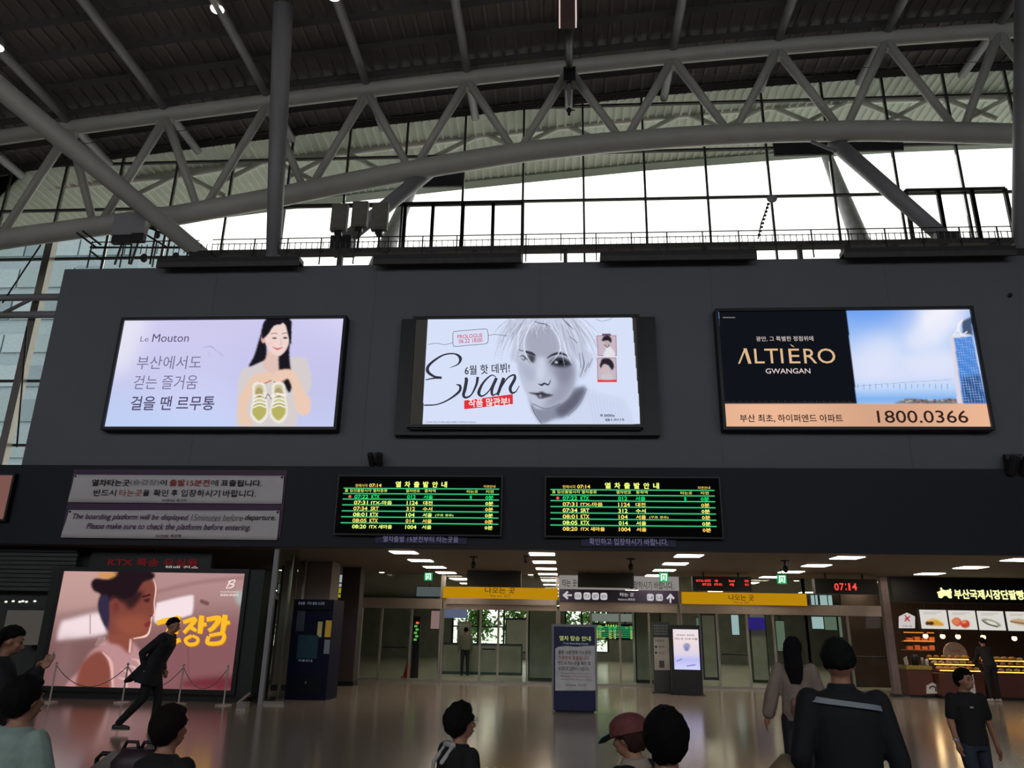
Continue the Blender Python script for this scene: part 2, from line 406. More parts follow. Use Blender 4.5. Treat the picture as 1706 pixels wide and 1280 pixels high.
# girder on the left of the facade
gr = T('facade_girder', 'horizontal steel girder of two tubes crossing the left glass beside the grey wall', 'girder', (-20, 21.8, 11.4))
for z in (11.12, 11.74): MB().tube([(-34, 21.7, z), (-12.5, 21.7, z)], .12, 10).build('girder_tube', m_steel2, gr, True)
for i in range(7):
    x = -30+2.9*i
    MB().tube([(x, 21.7, 11.12), (x+1.45, 21.2, 11.5)], .06, 8).build('brace', m_steel2, gr, True); MB().tube([(x+1.45, 21.2, 11.5), (x+2.9, 21.7, 11.74)], .06, 8).build('brace', m_steel2, gr, True)
MB().tube([(-34, 21.2, 11.5), (-12.6, 21.2, 11.5)], .07, 8).build('girder_tube', m_steel2, gr, True)
for a, b, l in (((4, 505), (68, 408), 'thin dark tie rod slanting over the upper left glass'), ((28, 745), (45, 545), 'thin dark tie rod steep along the lower left mullion')):
    t = tag(MB().tube([at(*a, 21.5), at(*b, 21.5)], .025, 8).build('tie_rod', m_dark, None, True), l, 'rod')
for px0, px1 in ((79, 10),):
    p = at(62, 500, 21.95); MB().box(p.x-.13, p.x+.13, 21.9, 22.15, 5.4, 14.6).build('mullion', m_alu, win, label='wide pale mullion')
# tower outside on the left
tw = T('office_tower', 'pale blue-grey tiled office tower standing outside beyond the left glass', 'building', (at(100, 500, 55).x, 56, 0))
bx1 = at(238, 400, 55).x; bx0 = bx1-32
MB().box(bx0, bx1, 55, 70, -.3, 36).build('tower_wall', mat('tower_tile', (112, 128, 138), .7), tw)
rg = random.Random(3)
cols = [mat('tower_pane_%d' % k, c, .35) for k, c in enumerate(((84, 102, 114), (100, 118, 126), (116, 132, 142)))]
for i in range(13):
    for j in range(12):
        x = bx0+.3+i*2.4; z = 2+j*2.9; MB().box(x, x+2.25, 54.85, 55, z, z+1.5+.5*rg.random()).build('window', rg.choice(cols), tw)
# ---------------------------------------------------------------- columns and struts
def strut(name, lab, pts, rad, m, cat='column'):
    t = T(name, lab, cat, tuple(pts[0])); MB().tube(pts, rad, 20).build('shaft', m, t, True)
    p = Vector(pts[0]); MB().box(p.x-.3, p.x+.3, p.y-.25, p.y+.25, p.z-.4, p.z+.06).build('base_plate', m_dark, t); return t
strut('roof_column', 'tall tapered grey steel column rising from the walkway at the left', [(-7.93, 18.25, 10.9), (-7.9, 17.5, 14.2), (-7.88, 16.6, 18.3)], [.19, .24, .28], m_steel2)
a, b = at(340, 428, 18.2), at(0, 147, 16.3); strut('roof_column', 'slanted grey tube leaning up to the far left edge', [a, b, b+(b-a)*.25], [.22, .3, .3], m_steel)
strut('roof_column', 'tall grey column cut by the right edge of the view', [at(1700, 425, 18.2), at(1712, 0, 16.6)], [.2, .3], m_steel2)
strut('support_strut', 'slanted strut behind the grey boxes rising right to the arched tube', [at(572, 402, 19), at(718, 283, 20.35)], [.2, .23], m_steel2, 'strut')
strut('support_strut', 'slanted strut at right leaning left up to the arched tube', [at(1572, 396, 19), at(1389, 236, 20.35)], [.2, .24], m_steel2, 'strut')
MB().tube([at(1352, 236, 19.9), at(1392, 252, 19.6)], .06, 8).build('strut_stay', m_steel2, tr)
# ---------------------------------------------------------------- walkway, railing, ledges
wk = T('walkway', 'dark maintenance walkway running along the top of the grey wall', 'walkway', (0, 18.5, 11))
zr = lambda x: float(np.interp(x, [at(150, 435, 18).x, at(1690, 400, 18).x], [at(150, 435, 18).z, at(1690, 403, 18).z]))
xa, xb = at(150, 420, 18).x, at(1690, 400, 18).x
zt = at(1000, 405, 18).z
MB().box(at(345, 430, 18).x, xb+2, 18.05, 18.3, zt-.14, zt).build('walkway_deck', m_walk, wk)
for x in np.arange(at(345, 430, 18).x, xb, 1.22): MB().box(x-.05, x+.05, 18.1, 18.26, 10.5, zt-.14).build('bracket', m_walk, wk)
rl = T('railing', 'thin dark steel railing with small pickets above the grey wall', 'railing', (0, 18, zt))
def rail(x0, x1, z, Y=18.02, r=.018): MB().tube([(x0, Y, z), (x1, Y, z)], r, 6).build('rail', m_dark, rl)
zh = at(1000, 388, 18).z; zm = at(1000, 396, 18).z
rail(at(352, 413, 18).x, xb, zh); rail(at(352, 413, 18).x, xb, zm, r=.014)
rail(xa, at(330, 413, 18).x, zh-.02); rail(xa, at(330, 413, 18).x, zm-.06); rail(xa, at(330, 413, 18).x, zt-.2)
for x in np.arange(xa, xb, .93): MB().box(x-.016, x+.016, 18, 18.03, 10.9, zh).build('post', m_dark, rl)
mb = MB()
for x in np.arange(xa+1, xb, .155): mb.box(x-.008, x+.008, 17.98, 18.0, zt-.12, zm)
mb.build('pickets', m_walk, rl, kind='stuff')
for i, (x0, y0, x1, y1) in enumerate(((262, 431, 497, 446), (622, 429, 868, 442), (1000, 420, 1262, 433), (1405, 407, 1694, 420))):
    p, q = at(x0, y0, 16.95), at(x1, y1, 16.95)
    t = T('light_ledge', ('dark ledge on the wall top, leftmost, above the light blue billboard', 'dark ledge on the wall top above the middle portrait screen left half', 'dark ledge on the wall top right of the middle screen', 'dark ledge on the wall top, rightmost, above the apartment billboard')[i], 'ledge', (p.x, 17.2, 10.4), 'dark ledges along the wall top')
    MB().box(p.x, q.x, 16.95, 17.29, 10.48, 10.6).build('ledge_board', m_dark, t); MB().box(p.x, q.x, 16.95, 17.0, 10.34, 10.48).build('front_lip', m_walk, t)
# grey boxes on poles by the strut
for i, (x0, y0, x1, y1, l) in enumerate(((555, 342, 577, 385, 'grey cabinet on a pole, left of three beside the strut'), (589, 338, 611, 379, 'grey cabinet on a pole, middle of three beside the strut'), (622, 340, 645, 384, 'grey cabinet on a pole, right of three beside the strut'))):
    p, q = at(x0, y0, 17.9), at(x1, y1, 17.9); cxm = (p.x+q.x)/2
    t = T('antenna_box', l, 'antenna', (cxm, 17.9, zt), 'grey antenna boxes on the railing')
    MB().box(p.x, q.x, 17.82, 17.98, q.z, p.z).box(p.x+.03, q.x-.03, 17.8, 17.82, q.z+.04, p.z-.04).build('case', mat('antenna_case', (104, 100, 92), .6), t)
    MB().tube([(cxm, 17.95, q.z), (cxm, 17.95, zt-.1)], .03, 8).build('pole', m_dark, t); MB().tube([(cxm-.1, 17.9, q.z), (cxm-.14, 17.9, q.z-.3), (cxm-.02, 17.92, q.z-.45)], .008, 6).build('cable', m_dark, t)
    MB().box(cxm-.09, cxm+.09, 17.86, 18.0, q.z-.12, q.z).build('clamp', m_black, t)
# equipment by the left end
for i, (x0, y0, x1, y1, l) in enumerate(((193, 357, 222, 400, 'upper grey floodlight case below the left end of the arch'), (226, 354, 243, 397, 'second grey floodlight case beside the slanted tube'))):
    p, q = at(x0, y0, 18), at(x1, y1, 18)
    t = T('floodlight', l, 'light', (p.x, 18, zt)); MB().box(p.x+.04, q.x-.04, 17.9, 18.1, q.z+.12, p.z-.05).build('case', m_steel2, t)
    MB().box(p.x+.05, q.x-.05, 17.95, 18.1, q.z-.1, q.z+.1).build('yoke', m_dark, t); MB().tube([((p.x+q.x)/2, 18.05, q.z), ((p.x+q.x)/2-.1, 18.05, zt-.4)], .03, 6).build('pole', m_dark, t)
t = T('utility_frame', 'cluster of dark pipes and cans on the walkway at the foot of the slanted tube', 'equipment', (at(230, 430, 18).x, 18.3, 10.6))
for a, b in (((215, 440), (224, 372)), ((250, 440), (262, 375)), ((275, 440), (283, 398)), ((150, 418), (172, 435)), ((138, 385), (168, 408)), ((128, 388), (160, 412)), ((150, 412), (310, 413)), ((250, 380), (300, 402)), ((245, 392), (278, 412))):
    MB().tube([at(*a, 18.3), at(*b, 18.3)], .028, 6).build('pipe', m_dark, t)
for a, r in (((293, 428), .1), ((240, 430), .1), ((262, 392), .08), ((256, 378), .07)): MB().ell(at(*a, 18.4), (r, r, r*1.3), 10, 8).build('can', m_walk, t, True)
# dish on a leaning pole at right
t = T('dish_antenna', 'small grey dish on a leaning wire-wrapped pole above the railing at right', 'antenna', at(1266, 398, 18))
p = at(1286, 331, 18); MB().ell(p, (.14, .06, .12), 14, 8).build('dish', m_steel2, t, True)
MB().tube([at(1280, 340, 18), at(1268, 372, 18), at(1263, 398, 18)], .018, 6).build('pole', m_dark, t)
pp = [at(1280, 340, 18), at(1263, 398, 18)]; mb = MB()
for k in range(9):
    c = pp[0].lerp(pp[1], k/9); mb.box(c.x-.035, c.x+.035, c.y-.03, c.y+.03, c.z-.02, c.z+.02)
mb.build('cable_coil', m_walk, t, kind='stuff')
# ---------------------------------------------------------------- hanging mast, roof lamps
t = T('hanging_mast', 'long hanging lamp mast with two glowing edges at the top centre of the roof', 'lamp', at(948, 125, 19.4))
p0, p1 = at(931, -10, 16), at(961, 31, 16)
MB().box(p0.x+.04, p1.x-.04, 16, 16.35, p1.z, p0.z+.4).build('lamp_body', mat('mast_brown', (90, 66, 68), .6), t)
for x in (p0.x, p1.x-.035): MB().box(x, x+.035, 15.98, 16.3, p1.z-.02, p0.z+.4).build('light_strip', emat('strip_glow', (255, 228, 220), .75), t)
MB().tube([at(948, 30, 16.2), at(948, 112, 19.2)], [.12, .11], 10).build('pipe', m_dark, t, True)
a, b = at(939, 111, 19.3), at(959, 134, 19.3); MB().box(a.x, b.x, 19.3, 19.7, b.z, a.z).build('junction_box', m_dark, t)
MB().tube([at(948, 134, 19.5), at(948, 176, 19.5)], [.1, .04], 10).build('drop_rod', m_steel2, t, True)
c = at(948, 184, 19.5); MB().ell(c, (.08, .08, .1), 10, 8).ell(c+Vector((0, 0, -.14)), .05, 8, 6).bar(c, c+Vector((.18, 0, 0)), .03).build('camera_head', m_black, t, True)
for i, (px, py, l) in enumerate(((362, 15, 'round glowing roof lamp left of the tall column'), (556, -7, 'round roof lamp glowing at the top edge right of the column'), (-6, 78, 'round roof lamp glowing at the far left edge'))):
    p = onz(px, py, zc(-9 if i < 2 else -16)+.02); t = T('roof_lamp', l, 'lamp', p, 'high bay lamps under the roof')
    MB().tube([p, p+Vector((0, 0, .3))], [.2, .14], 16).build('housing', m_steel2, t, True); MB().tube([p-Vector((0, 0, .03)), p], .17, 16).build('lens', e_spot, t)
    MB().tube([p+Vector((0, 0, .3)), p+Vector((0, 0, .5))], .02, 6).build('stem', m_dark, t)
# thin wires across the truss
for i, (a, b, l) in enumerate((((1136, 128), (1690, 100), 'thin wire strung across the truss at upper right'), ((0, 258), (400, 205), 'thin wire strung across the truss at upper left'))):
    tag(MB().tube([at(*a, 20.5), at(*b, 20.5)], .012, 5).build('wire', m_dark), l, 'wire')
# ---------------------------------------------------------------- the three billboards on the wall
def frame_parts(t, X0, X1, Z0, Z1, Yf, Yb, w, m, n='frame_bar'):
    MB().box(X0-w, X1+w, Yf, Yb, Z1, Z1+w).build(n, m, t); MB().box(X0-w, X1+w, Yf, Yb, Z0-w, Z0).build(n, m, t)
    MB().box(X0-w, X0, Yf, Yb, Z0, Z1).build(n, m, t); MB().box(X1, X1+w, Yf, Yb, Z0, Z1).build(n, m, t)
def rect(l, t, r, b, Y):               # l, r: (x, y) mid-edge pixels; t, b likewise
    return at(*l, Y).x, at(*r, Y).x, at(*b, Y).z, at(*t, Y).z
# --- left: shoes
Y1 = 17.05
X0, X1, Z0, Z1 = rect((191, 624), (382, 533), (565, 621), (365, 712), Y1)
t = T('billboard', 'light blue backlit billboard with a woman holding olive sneakers, left on the wall', 'billboard', ((X0+X1)/2, Y1, Z0), 'billboards on the grey wall')
MB().box(X0-.02, X1+.02, Y1+.05, 17.3, Z0-.02, Z1+.02).build('backing', m_black, t); frame_parts(t, X0, X1, Z0, Z1, Y1-.06, 17.3, .07, m_black)
P = Pic(X0, X1, Z0, Z1, Y1, 400, 200, (160, 510, 3.877))
P.grad([(90, (208, 204, 240)), (400, (204, 204, 240)), (780, (205, 215, 250))])
P.c += np.clip(P.noise(1, 90, .03), -.06, .06)[..., None]*np.array([1, 1.1, 1.3])
P.poly([(60, 780), (110, 560), (330, 600), (560, 700), (900, 690), (1000, 780)], (190, 208, 245), 60, .7)
P.poly([(180, 100), (330, 100), (200, 420), (120, 420)], (236, 236, 246), 50, .7); P.poly([(880, 260), (1560, 200), (1500, 700), (900, 700)], (198, 194, 236), 90, .5)
for a in (((690, 270), (740, 262), (780, 290)), ((725, 300), (740, 330)), ((785, 295), (830, 330)), ((800, 290), (812, 322))): P.line(a, [2, 9, 3], (160, 160, 190), 4, .7)
# figure: shirt, arms, hair, face, hands, shoes
P.poly([(940, 420), (1010, 385), (1100, 350), (1190, 345), (1300, 330), (1360, 350), (1390, 480), (1370, 560), (1290, 590), (1275, 790), (930, 790), (915, 640), (918, 520)], (214, 206, 206), 5)
P.poly([(1100, 300), (1185, 300), (1195, 400), (1140, 440), (1080, 390)], (226, 194, 184), 4)
P.poly([(1100, 85), (1250, 85), (1262, 160), (1250, 300), (1262, 430), (1272, 500), (1245, 560), (1200, 470), (1180, 410), (1180, 300), (1200, 200), (1110, 200), (1100, 330), (1050, 370), (985, 390), (1020, 320), (1060, 190)], (28, 24, 34), 4)
P.poly([(1075, 185), (1130, 130), (1200, 108), (1242, 150), (1246, 230), (1222, 290), (1180, 322), (1130, 300), (1100, 250)], (240, 212, 206), 3)
P.ell(1080, 215, 13, 24, (228, 180, 174), 3); P.poly([(1100, 90), (1200, 95), (1196, 118), (1150, 130), (1110, 185), (1070, 210)], (26, 22, 32), 3)
P.poly([(1205, 90), (1255, 100), (1260, 250), (1240, 190), (1225, 130)], (26, 22, 32), 3)
for x, y in ((1152, 207), (1222, 206)): P.ell(x, y, 15, 6, (70, 50, 50), 2.5); P.line([(x-20, y-26), (x, y-32), (x+18, y-28)], 5, (140, 110, 100), 4)
P.line([(1190, 215), (1198, 245), (1188, 252)], 4, (214, 176, 170), 3); P.line([(1142, 265), (1170, 278), (1205, 268)], [4, 12, 4], (214, 110, 116), 3); P.ell(1120, 245, 14, 12, (240, 190, 188), 8, .7)
P.poly([(920, 610), (990, 480), (1040, 440), (1110, 425), (1150, 450), (1130, 490), (1060, 505), (1010, 560), (975, 680), (1010, 750), (960, 780), (925, 730)], (234, 200, 178), 4)
P.poly([(1170, 420), (1270, 415), (1310, 480), (1350, 560), (1384, 600), (1378, 690), (1325, 705), (1290, 660), (1270, 540), (1240, 470), (1190, 500), (1150, 480)], (236, 202, 182), 4)
P.line([(1055, 490), (1085, 500), (1130, 482)], 8, (196, 120, 104), 4); P.line([(1150, 490), (1180, 505), (1215, 480)], 8, (170, 120, 80), 4)
for c in (1055, 1180):
    k = -1 if c == 1055 else 1
    P.poly([(c-40, 505), (c+30, 500), (c+48, 600), (c+56, 700), (c+20, 752), (c-20, 752), (c-58, 700), (c-42, 600)], (238, 234, 222), 3)
    P.poly([(c-28, 520), (c+22, 515), (c+38, 610), (c+44, 690), (c+10, 735), (c-14, 735), (c-46, 690), (c-30, 610)], (206, 200, 160), 3)
    P.poly([(c-34, 640), (c, 628), (c+36, 640), (c+42, 690), (c+10, 733), (c-14, 733), (c-44, 690)], (184, 178, 98), 3)
    P.ell(c-2, 560, 24, 34, (176, 158, 110), 3)
    for yy in (578, 602, 626, 648): P.line([(c-38, yy+8), (c, yy-6), (c+40, yy+6)], 8, (244, 240, 236), 2)
P.line([(1080, 560), (1120, 590), (1160, 565), (1230, 575)], 7, (245, 240, 236), 2); P.line([(1095, 600), (1110, 570), (1130, 600)], 6, (120, 100, 110), 3)
P.build('screen', t)
lk = emat('billboard_ink', (86, 78, 112), 1.); lk2 = emat('billboard_light_ink', (120, 114, 148), 1.)
def zt_(x, y, ox, oy, k): return ox+x/k, oy+y/k
def tb(s, x0, y0, x1, y1, view, Y, m, par, **kw):
    ox, oy, k = view; text(s, (ox+x0/k, oy+y0/k, ox+x1/k, oy+y1/k), Y, m, par, **kw)
V1 = (160, 510, 3.877); Yt = Y1-.012
tb('Le', 287, 196, 340, 230, V1, Yt, lk2, t); tb('Mouton', 365, 180, 600, 232, V1, Yt, lk, t, bold=.0)
tb('부산에서도', 265, 322, 680, 408, V1, Yt, lk2, t); tb('걷는 즐거움', 245, 447, 655, 538, V1, Yt, lk2, t); tb('걸을 땐 르무통', 225, 582, 765, 674, V1, Yt, lk, t, bold=.012)
# --- middle: portrait screen
Y2 = 16.9
X0, X1, Z0, Z1 = rect((688, 620), (878, 531), (1063, 617), (876, 708), Y2)
t = T('video_screen', 'large video screen with a grey portrait and brush lettering, middle of the wall', 'screen', ((X0+X1)/2, Y2, Z0), 'billboards on the grey wall')
bx = rect((662, 625), (880, 528), (1096, 624), (878, 724), 17.0)
MB().box(bx[0], bx[1], 17.06, 17.3, bx[2], bx[3]).build('backing', m_black, t); MB().box(X0-.02, X1+.02, Y2+.02, 17.06, Z0-.1, Z1+.02).build('screen_case', m_dark, t)
frame_parts(t, X0, X1, Z0, Z1, Y2-.05, 17.06, .07, m_black)
P = Pic(X0, X1, Z0, Z1, Y2, 380, 180, (700, 510, 6.094)); vis = lambda pts: [((x*6.4/1)/1, y) for x, y in pts]
P.fill((52, 50, 46)); P.poly([(78, 125), (2150, 110), (2240, 1200), (22, 1205)], (214, 224, 248), 2, 1, False)
# remap to the zoom of the portrait itself
P.u, P.v = P.u/6.094+700, P.v/6.094+510; P.u, P.v = (P.u-840)*6.4, (P.v-520)*6.4; P.pxk *= 6.4/6.094
P.noise(3, 60, 1)
P.poly([(300, 1300), (380, 1190), (280, 1000), (340, 1050), (560, 1020), (760, 860), (880, 810), (1020, 860), (1180, 900), (1300, 960), (1310, 1300)], (206, 216, 240), 14)
P.poly([(280, 990), (300, 900), (700, 820), (870, 800), (800, 980), (660, 1110), (520, 1150), (400, 1190), (320, 1090)], (138, 142, 162), 14)
P.poly([(560, 960), (740, 850), (860, 820), (790, 980), (640, 1110), (560, 1080)], (96, 98, 116), 22)
P.poly([(40, 130), (200, 60), (760, 60), (860, 240), (880, 380), (950, 500), (860, 690), (790, 680), (760, 500), (120, 540), (90, 320)], (196, 202, 224), 14)
P.poly([(200, 250), (300, 150), (460, 150), (560, 250), (640, 400), (760, 520), (760, 700), (720, 860), (600, 980), (440, 1030), (330, 1020), (230, 870), (150, 640), (140, 420)], (192, 198, 218), 10)
P.poly([(230, 250), (300, 170), (460, 150), (550, 240), (580, 420), (420, 480), (260, 440)], (166, 168, 188), 20)
P.poly([(450, 480), (700, 520), (760, 700), (700, 880), (560, 1000), (400, 1030), (480, 900), (560, 760), (500, 640)], (150, 152, 172), 34, .9)
P.poly([(560, 560), (720, 580), (700, 720), (600, 760)], (126, 128, 150), 30, .7)
P.poly([(150, 520), (250, 560), (330, 620), (300, 740), (220, 700)], (170, 176, 198), 24, .8)
P.line([(150, 405), (200, 415)], [10, 16, 6], (84, 84, 100), 8); P.line([(235, 425), (290, 440), (330, 462)], [26, 30, 10], (50, 50, 62), 9)
P.poly([(245, 440), (330, 470), (320, 540), (270, 530)], (70, 72, 86), 12)
P.line([(460, 490), (520, 455), (600, 440), (680, 470)], [12, 26, 30, 10], (56, 56, 68), 10)
P.poly([(480, 540), (560, 480), (650, 490), (720, 560), (640, 590), (540, 580)], (48, 50, 60), 12)
P.ell(555, 536, 18, 12, (190, 196, 214), 4); P.ell(600, 535, 26, 22, (22, 22, 30), 6)
P.line([(165, 480), (200, 466), (250, 510)], [6, 14, 6], (60, 60, 74), 5); P.ell(210, 502, 24, 15, (90, 94, 108), 5); P.ell(205, 500, 8, 7, (220, 225, 240), 3)
P.poly([(380, 500), (430, 520), (420, 700), (370, 720), (350, 640)], (206, 212, 232), 18, .9)
P.line([(370, 770), (400, 778), (430, 762), (470, 776), (495, 730)], [10, 22, 18, 14, 8], (44, 44, 56), 6)
P.poly([(260, 860), (350, 862), (400, 845), (450, 868), (520, 885), (450, 915), (370, 925), (340, 890)], (74, 72, 84), 7)
P.line([(258, 860), (350, 872), (400, 872), (515, 888)], [4, 10, 8, 4], (30, 28, 38), 4); P.ell(385, 895, 12, 16, (150, 150, 168), 5)
P.line([(300, 980), (450, 1030), (600, 980)], 10, (120, 122, 140), 10)
rg = np.random.default_rng(5)
for k in range(150):
    x = rg.uniform(60, 880); s_ = (x-400)/480; y0 = rg.uniform(60, 200); L = rg.uniform(150, 420)
    if 240 < x < 560 and L > 200: L = 110
    d = [(x, y0), (x+s_*130-20, y0+L*.5), (x+s_*190-(40 if x < 300 else 0), y0+L)]
    if 220 < d[2][0] < 600 and d[2][1] > 250 and rg.random() < .8: continue
    g = rg.choice([150, 176, 226, 236, 118]); P.line(d, [5, 7, 1], (g, g+4, min(255, g+22)), 3, .6, 4)
for d in (((330, 80), (290, 130), (215, 300), (230, 450), (300, 560)), ((470, 130), (560, 240), (600, 380), (560, 470), (480, 560)), ((200, 130), (150, 260), (145, 420)), ((640, 300), (660, 420), (720, 550))): P.line(d, [4, 10, 8, 3], (232, 236, 250), 3)
for d in (((320, 100), (380, 120), (440, 130), (490, 160)), ((620, 70), (680, 130), (740, 190)), ((700, 260), (780, 330)), ((830, 430), (850, 560), (810, 690)), ((900, 540), (860, 640)), ((800, 440), (820, 600)), ((940, 500), (900, 590))): P.line(d, [6, 12, 3], (88, 88, 104), 6)
P.line([(290, 1000), (330, 1090), (400, 1190)], 8, (96, 98, 116), 5); P.line([(880, 820), (800, 990), (680, 1110)], 7, (120, 122, 140), 6)
for k in range(10): P.line([(900+k*38, 880+k*12), (960+k*34, 1190)], 10, (190, 200, 226), 14, .5)
P.line([(980, 80), (1050, 98), (1150, 70)], 5, (130, 134, 156), 4)
for y0, y1 in ((250, 470), (485, 745)):
    P.poly([(988, y0), (1195, y0), (1200, y1), (995, y1)], (170, 90, 104), 2, 1, False); P.poly([(994, y0+7), (1188, y0+7), (1192, y1-7), (1002, y1-7)], (196, 184, 196), 2, 1, False)
P.poly([(1042, 232), (1138, 232), (1138, 250), (1042, 250)], (90, 80, 100), 2, 1, False); P.poly([(995, 722), (1200, 722), (1202, 746), (995, 748)], (226, 66, 66), 2, 1, False)
P.poly([(1060, 470), (1080, 400), (1100, 370), (1150, 390), (1180, 470)], (228, 224, 232), 5); P.ell(1100, 320, 34, 40, (196, 170, 172), 4); P.poly([(1040, 300), (1060, 262), (1110, 250), (1145, 290), (1140, 330), (1110, 305), (1060, 310)], (40, 34, 44), 4); P.line([(1070, 350), (1100, 375), (1120, 350)], 8, (50, 44, 54), 4)
P.poly([(1040, 715), (1060, 640), (1120, 650), (1160, 715)], (206, 196, 204), 5); P.ell(1075, 610, 44, 60, (206, 186, 190), 4); P.poly([(1020, 560), (1050, 498), (1130, 500), (1172, 570), (1150, 620), (1110, 570), (1060, 560), (1030, 600)], (42, 36, 48), 4)
P.build('screen', t)
V2 = (700, 510, 6.094); Yt = Y2-.012
ik = emat('screen_ink', (52, 54, 66), 1.); rk = emat('screen_red', (222, 52, 58), 1.); wk_ = emat('screen_white', (250, 235, 240), 1.)
tb('6월 핫 데뷔!', 452, 592, 910, 690, V2, Yt, ik, t, bold=.012, rot=.06)
tb('PROLOGUE', 378, 285, 632, 325, V2, Yt, emat('screen_soft_red', (206, 84, 100), 1.), t, bold=.01, rot=.06); tb('06.22 18:00', 392, 330, 632, 372, V2, Yt, MATS['screen_soft_red'], t, bold=.01, rot=.06)
def brush(pts, w, m, par, Y, view, name='brush_stroke'):
    ox, oy, k = view; p = np.array(pts, float); q = np.vstack([2*p[0]-p[1], p, 2*p[-1]-p[-2]]); o = []
    for i in range(1, len(q)-2):
        for j in range(7):
            s = j/7; A, B, D, E = q[i-1], q[i], q[i+1], q[i+2]; o.append(.5*((2*B)+(D-A)*s+(2*A-5*B+4*D-E)*s*s+(3*B-A-3*D+E)*s**3))
    o.append(p[-1]); o = np.array(o); n = len(o); ww = np.interp(np.linspace(0, 1, n), np.linspace(0, 1, len(w)), w)/2
    d = np.gradient(o, axis=0); d /= np.linalg.norm(d, axis=1)[:, None]; nn = np.stack([-d[:, 1], d[:, 0]], 1)
    L, R_ = o+nn*ww[:, None], o-nn*ww[:, None]; v = [at(ox+a/k, oy+b/k, Y) for a, b in np.vstack([L, R_])]
    return mk(name, v, [(i, i+1, n+i+1, n+i) for i in range(n-1)], m, par)
brush([(300, 628), (385, 590), (408, 530), (350, 486), (230, 500), (100, 590), (75, 660), (140, 715), (218, 730)], [4, 14, 34, 14, 16, 26, 34, 22, 26], ik, t, Yt, V2)
brush([(218, 728), (130, 735), (55, 750)], [22, 14, 10], ik, t, Yt, V2)
brush([(365, 796), (405, 812), (395, 870), (290, 950), (170, 1000), (40, 1008)], [6, 26, 26, 16, 12, 14], ik, t, Yt, V2)
brush([(450, 735), (470, 745), (455, 840), (440, 905), (465, 930), (520, 900), (570, 800), (585, 720)], [8, 34, 34, 30, 22, 14, 24, 28], ik, t, Yt, V2)
brush([(770, 720), (720, 705), (640, 780), (595, 880), (630, 915), (700, 860), (760, 740)], [8, 12, 22, 34, 16, 12, 10], ik, t, Yt, V2)
brush([(775, 730), (730, 840), (735, 905), (790, 880)], [30, 32, 20, 6], ik, t, Yt, V2)
brush([(850, 730), (820, 810), (785, 905)], [34, 32, 28], ik, t, Yt, V2)
brush([(800, 870), (880, 740), (950, 700), (960, 740), (915, 830), (930, 880), (970, 870), (1008, 810)], [8, 14, 18, 30, 32, 24, 12, 6], ik, t, Yt, V2)
a = [zt_(x, y, *V2) for x, y in ((447, 960), (940, 895), (942, 995), (447, 1048))]
MB().ppoly(a, Yt+.004, Yt+.008).build('red_band', rk, t); tb('작품 많관부!', 490, 935, 910, 1020, V2, Yt-.006, wk_, t, bold=.018, rot=.045)
for pts in (((340, 260), (500, 245), (660, 235), (686, 262), (688, 360), (650, 385), (500, 398), (360, 410), (335, 390), (332, 290), (340, 262)),): brush(pts, [5, 5], ik, t, Yt, V2, 'bubble_outline')
brush([(80, 392), (160, 378), (250, 392), (330, 372)], [4, 4], ik, t, Yt, V2, 'thread'); brush([(690, 300), (760, 290), (890, 305)], [4, 4], ik, t, Yt, V2, 'thread')
tb('ⓒ EVAN THE 1ST MINI ALBUM DEBUT COMING SOON 06', 50, 1170, 560, 1188, V2, Yt, ik, t)
V2b = (840, 520, 6.4); tb('9.000s', 1022, 1090, 1178, 1118, V2b, Yt, ik, t, bold=.02); tb('@1.0115', 1075, 1135, 1280, 1166, V2b, Yt, ik, t, bold=.02)
# --- right: apartment
Y3 = 17.05
X0, X1, Z0, Z1 = rect((1203, 620), (1400, 518), (1633, 615), (1410, 712), Y3)
t = T('billboard', 'backlit billboard with black half, sky and tower picture over a tan strip, right', 'billboard', ((X0+X1)/2, Y3, Z0), 'billboards on the grey wall')
MB().box(X0-.02, X1+.02, Y3+.05, 17.3, Z0-.02, Z1+.02).build('backing', m_black, t); frame_parts(t, X0, X1, Z0, Z1, Y3-.06, 17.3, .07, m_black)
P = Pic(X0, X1, Z0, Z1, Y3, 430, 190, (1180, 500, 3.412)); V3 = P.view
P.grad([(60, (112, 160, 240)), (200, (160, 195, 246)), (330, (206, 220, 250)), (430, (214, 222, 250)), (500, (190, 215, 250)), (560, (130, 180, 240)), (600, (150, 190, 240))])
nz_ = P.noise(11, 70, 1.); n2 = P.noise(12, 22, 1.)
cl = np.clip((nz_+.5*n2-.1)*.7, 0, 1)*np.exp(-((P.u-1150-(260-P.v)*.9)/170)**2)*(P.v < 420)
P.c += (cl*1.0)[..., None]*(lin((244, 244, 252))-P.c)
P.poly([(830, 60), (1000, 60), (900, 300), (830, 260)], (110, 165, 245), 60, .5)
P.poly([(860, 220), (1050, 210), (1100, 330), (1000, 440), (850, 420)], (228, 232, 250), 50, .7); P.poly([(1120, 220), (1200, 150), (1320, 100), (1370, 170), (1240, 270), (1160, 290)], (230, 234, 252), 26, .75)
P.poly([(1210, 60), (1370, 70), (1480, 130), (1420, 170), (1300, 130), (1210, 100)], (236, 238, 252), 30, .6); P.poly([(1150, 320), (1370, 290), (1390, 400), (1150, 410)], (234, 236, 250), 26, .5)
for k in range(16): x = 850+k*34; P.line([(x, 478), (x, 500+6*math.sin(k))], 4, (110, 130, 170), 2, .8)
P.line([(845, 490), (1100, 470), (1390, 452)], 3, (150, 170, 205), 2, .8)
P.poly([(1090, 575), (1140, 560), (1280, 572), (1380, 560), (1430, 590), (1080, 590)], (120, 120, 120), 4)
rg = np.random.default_rng(8)
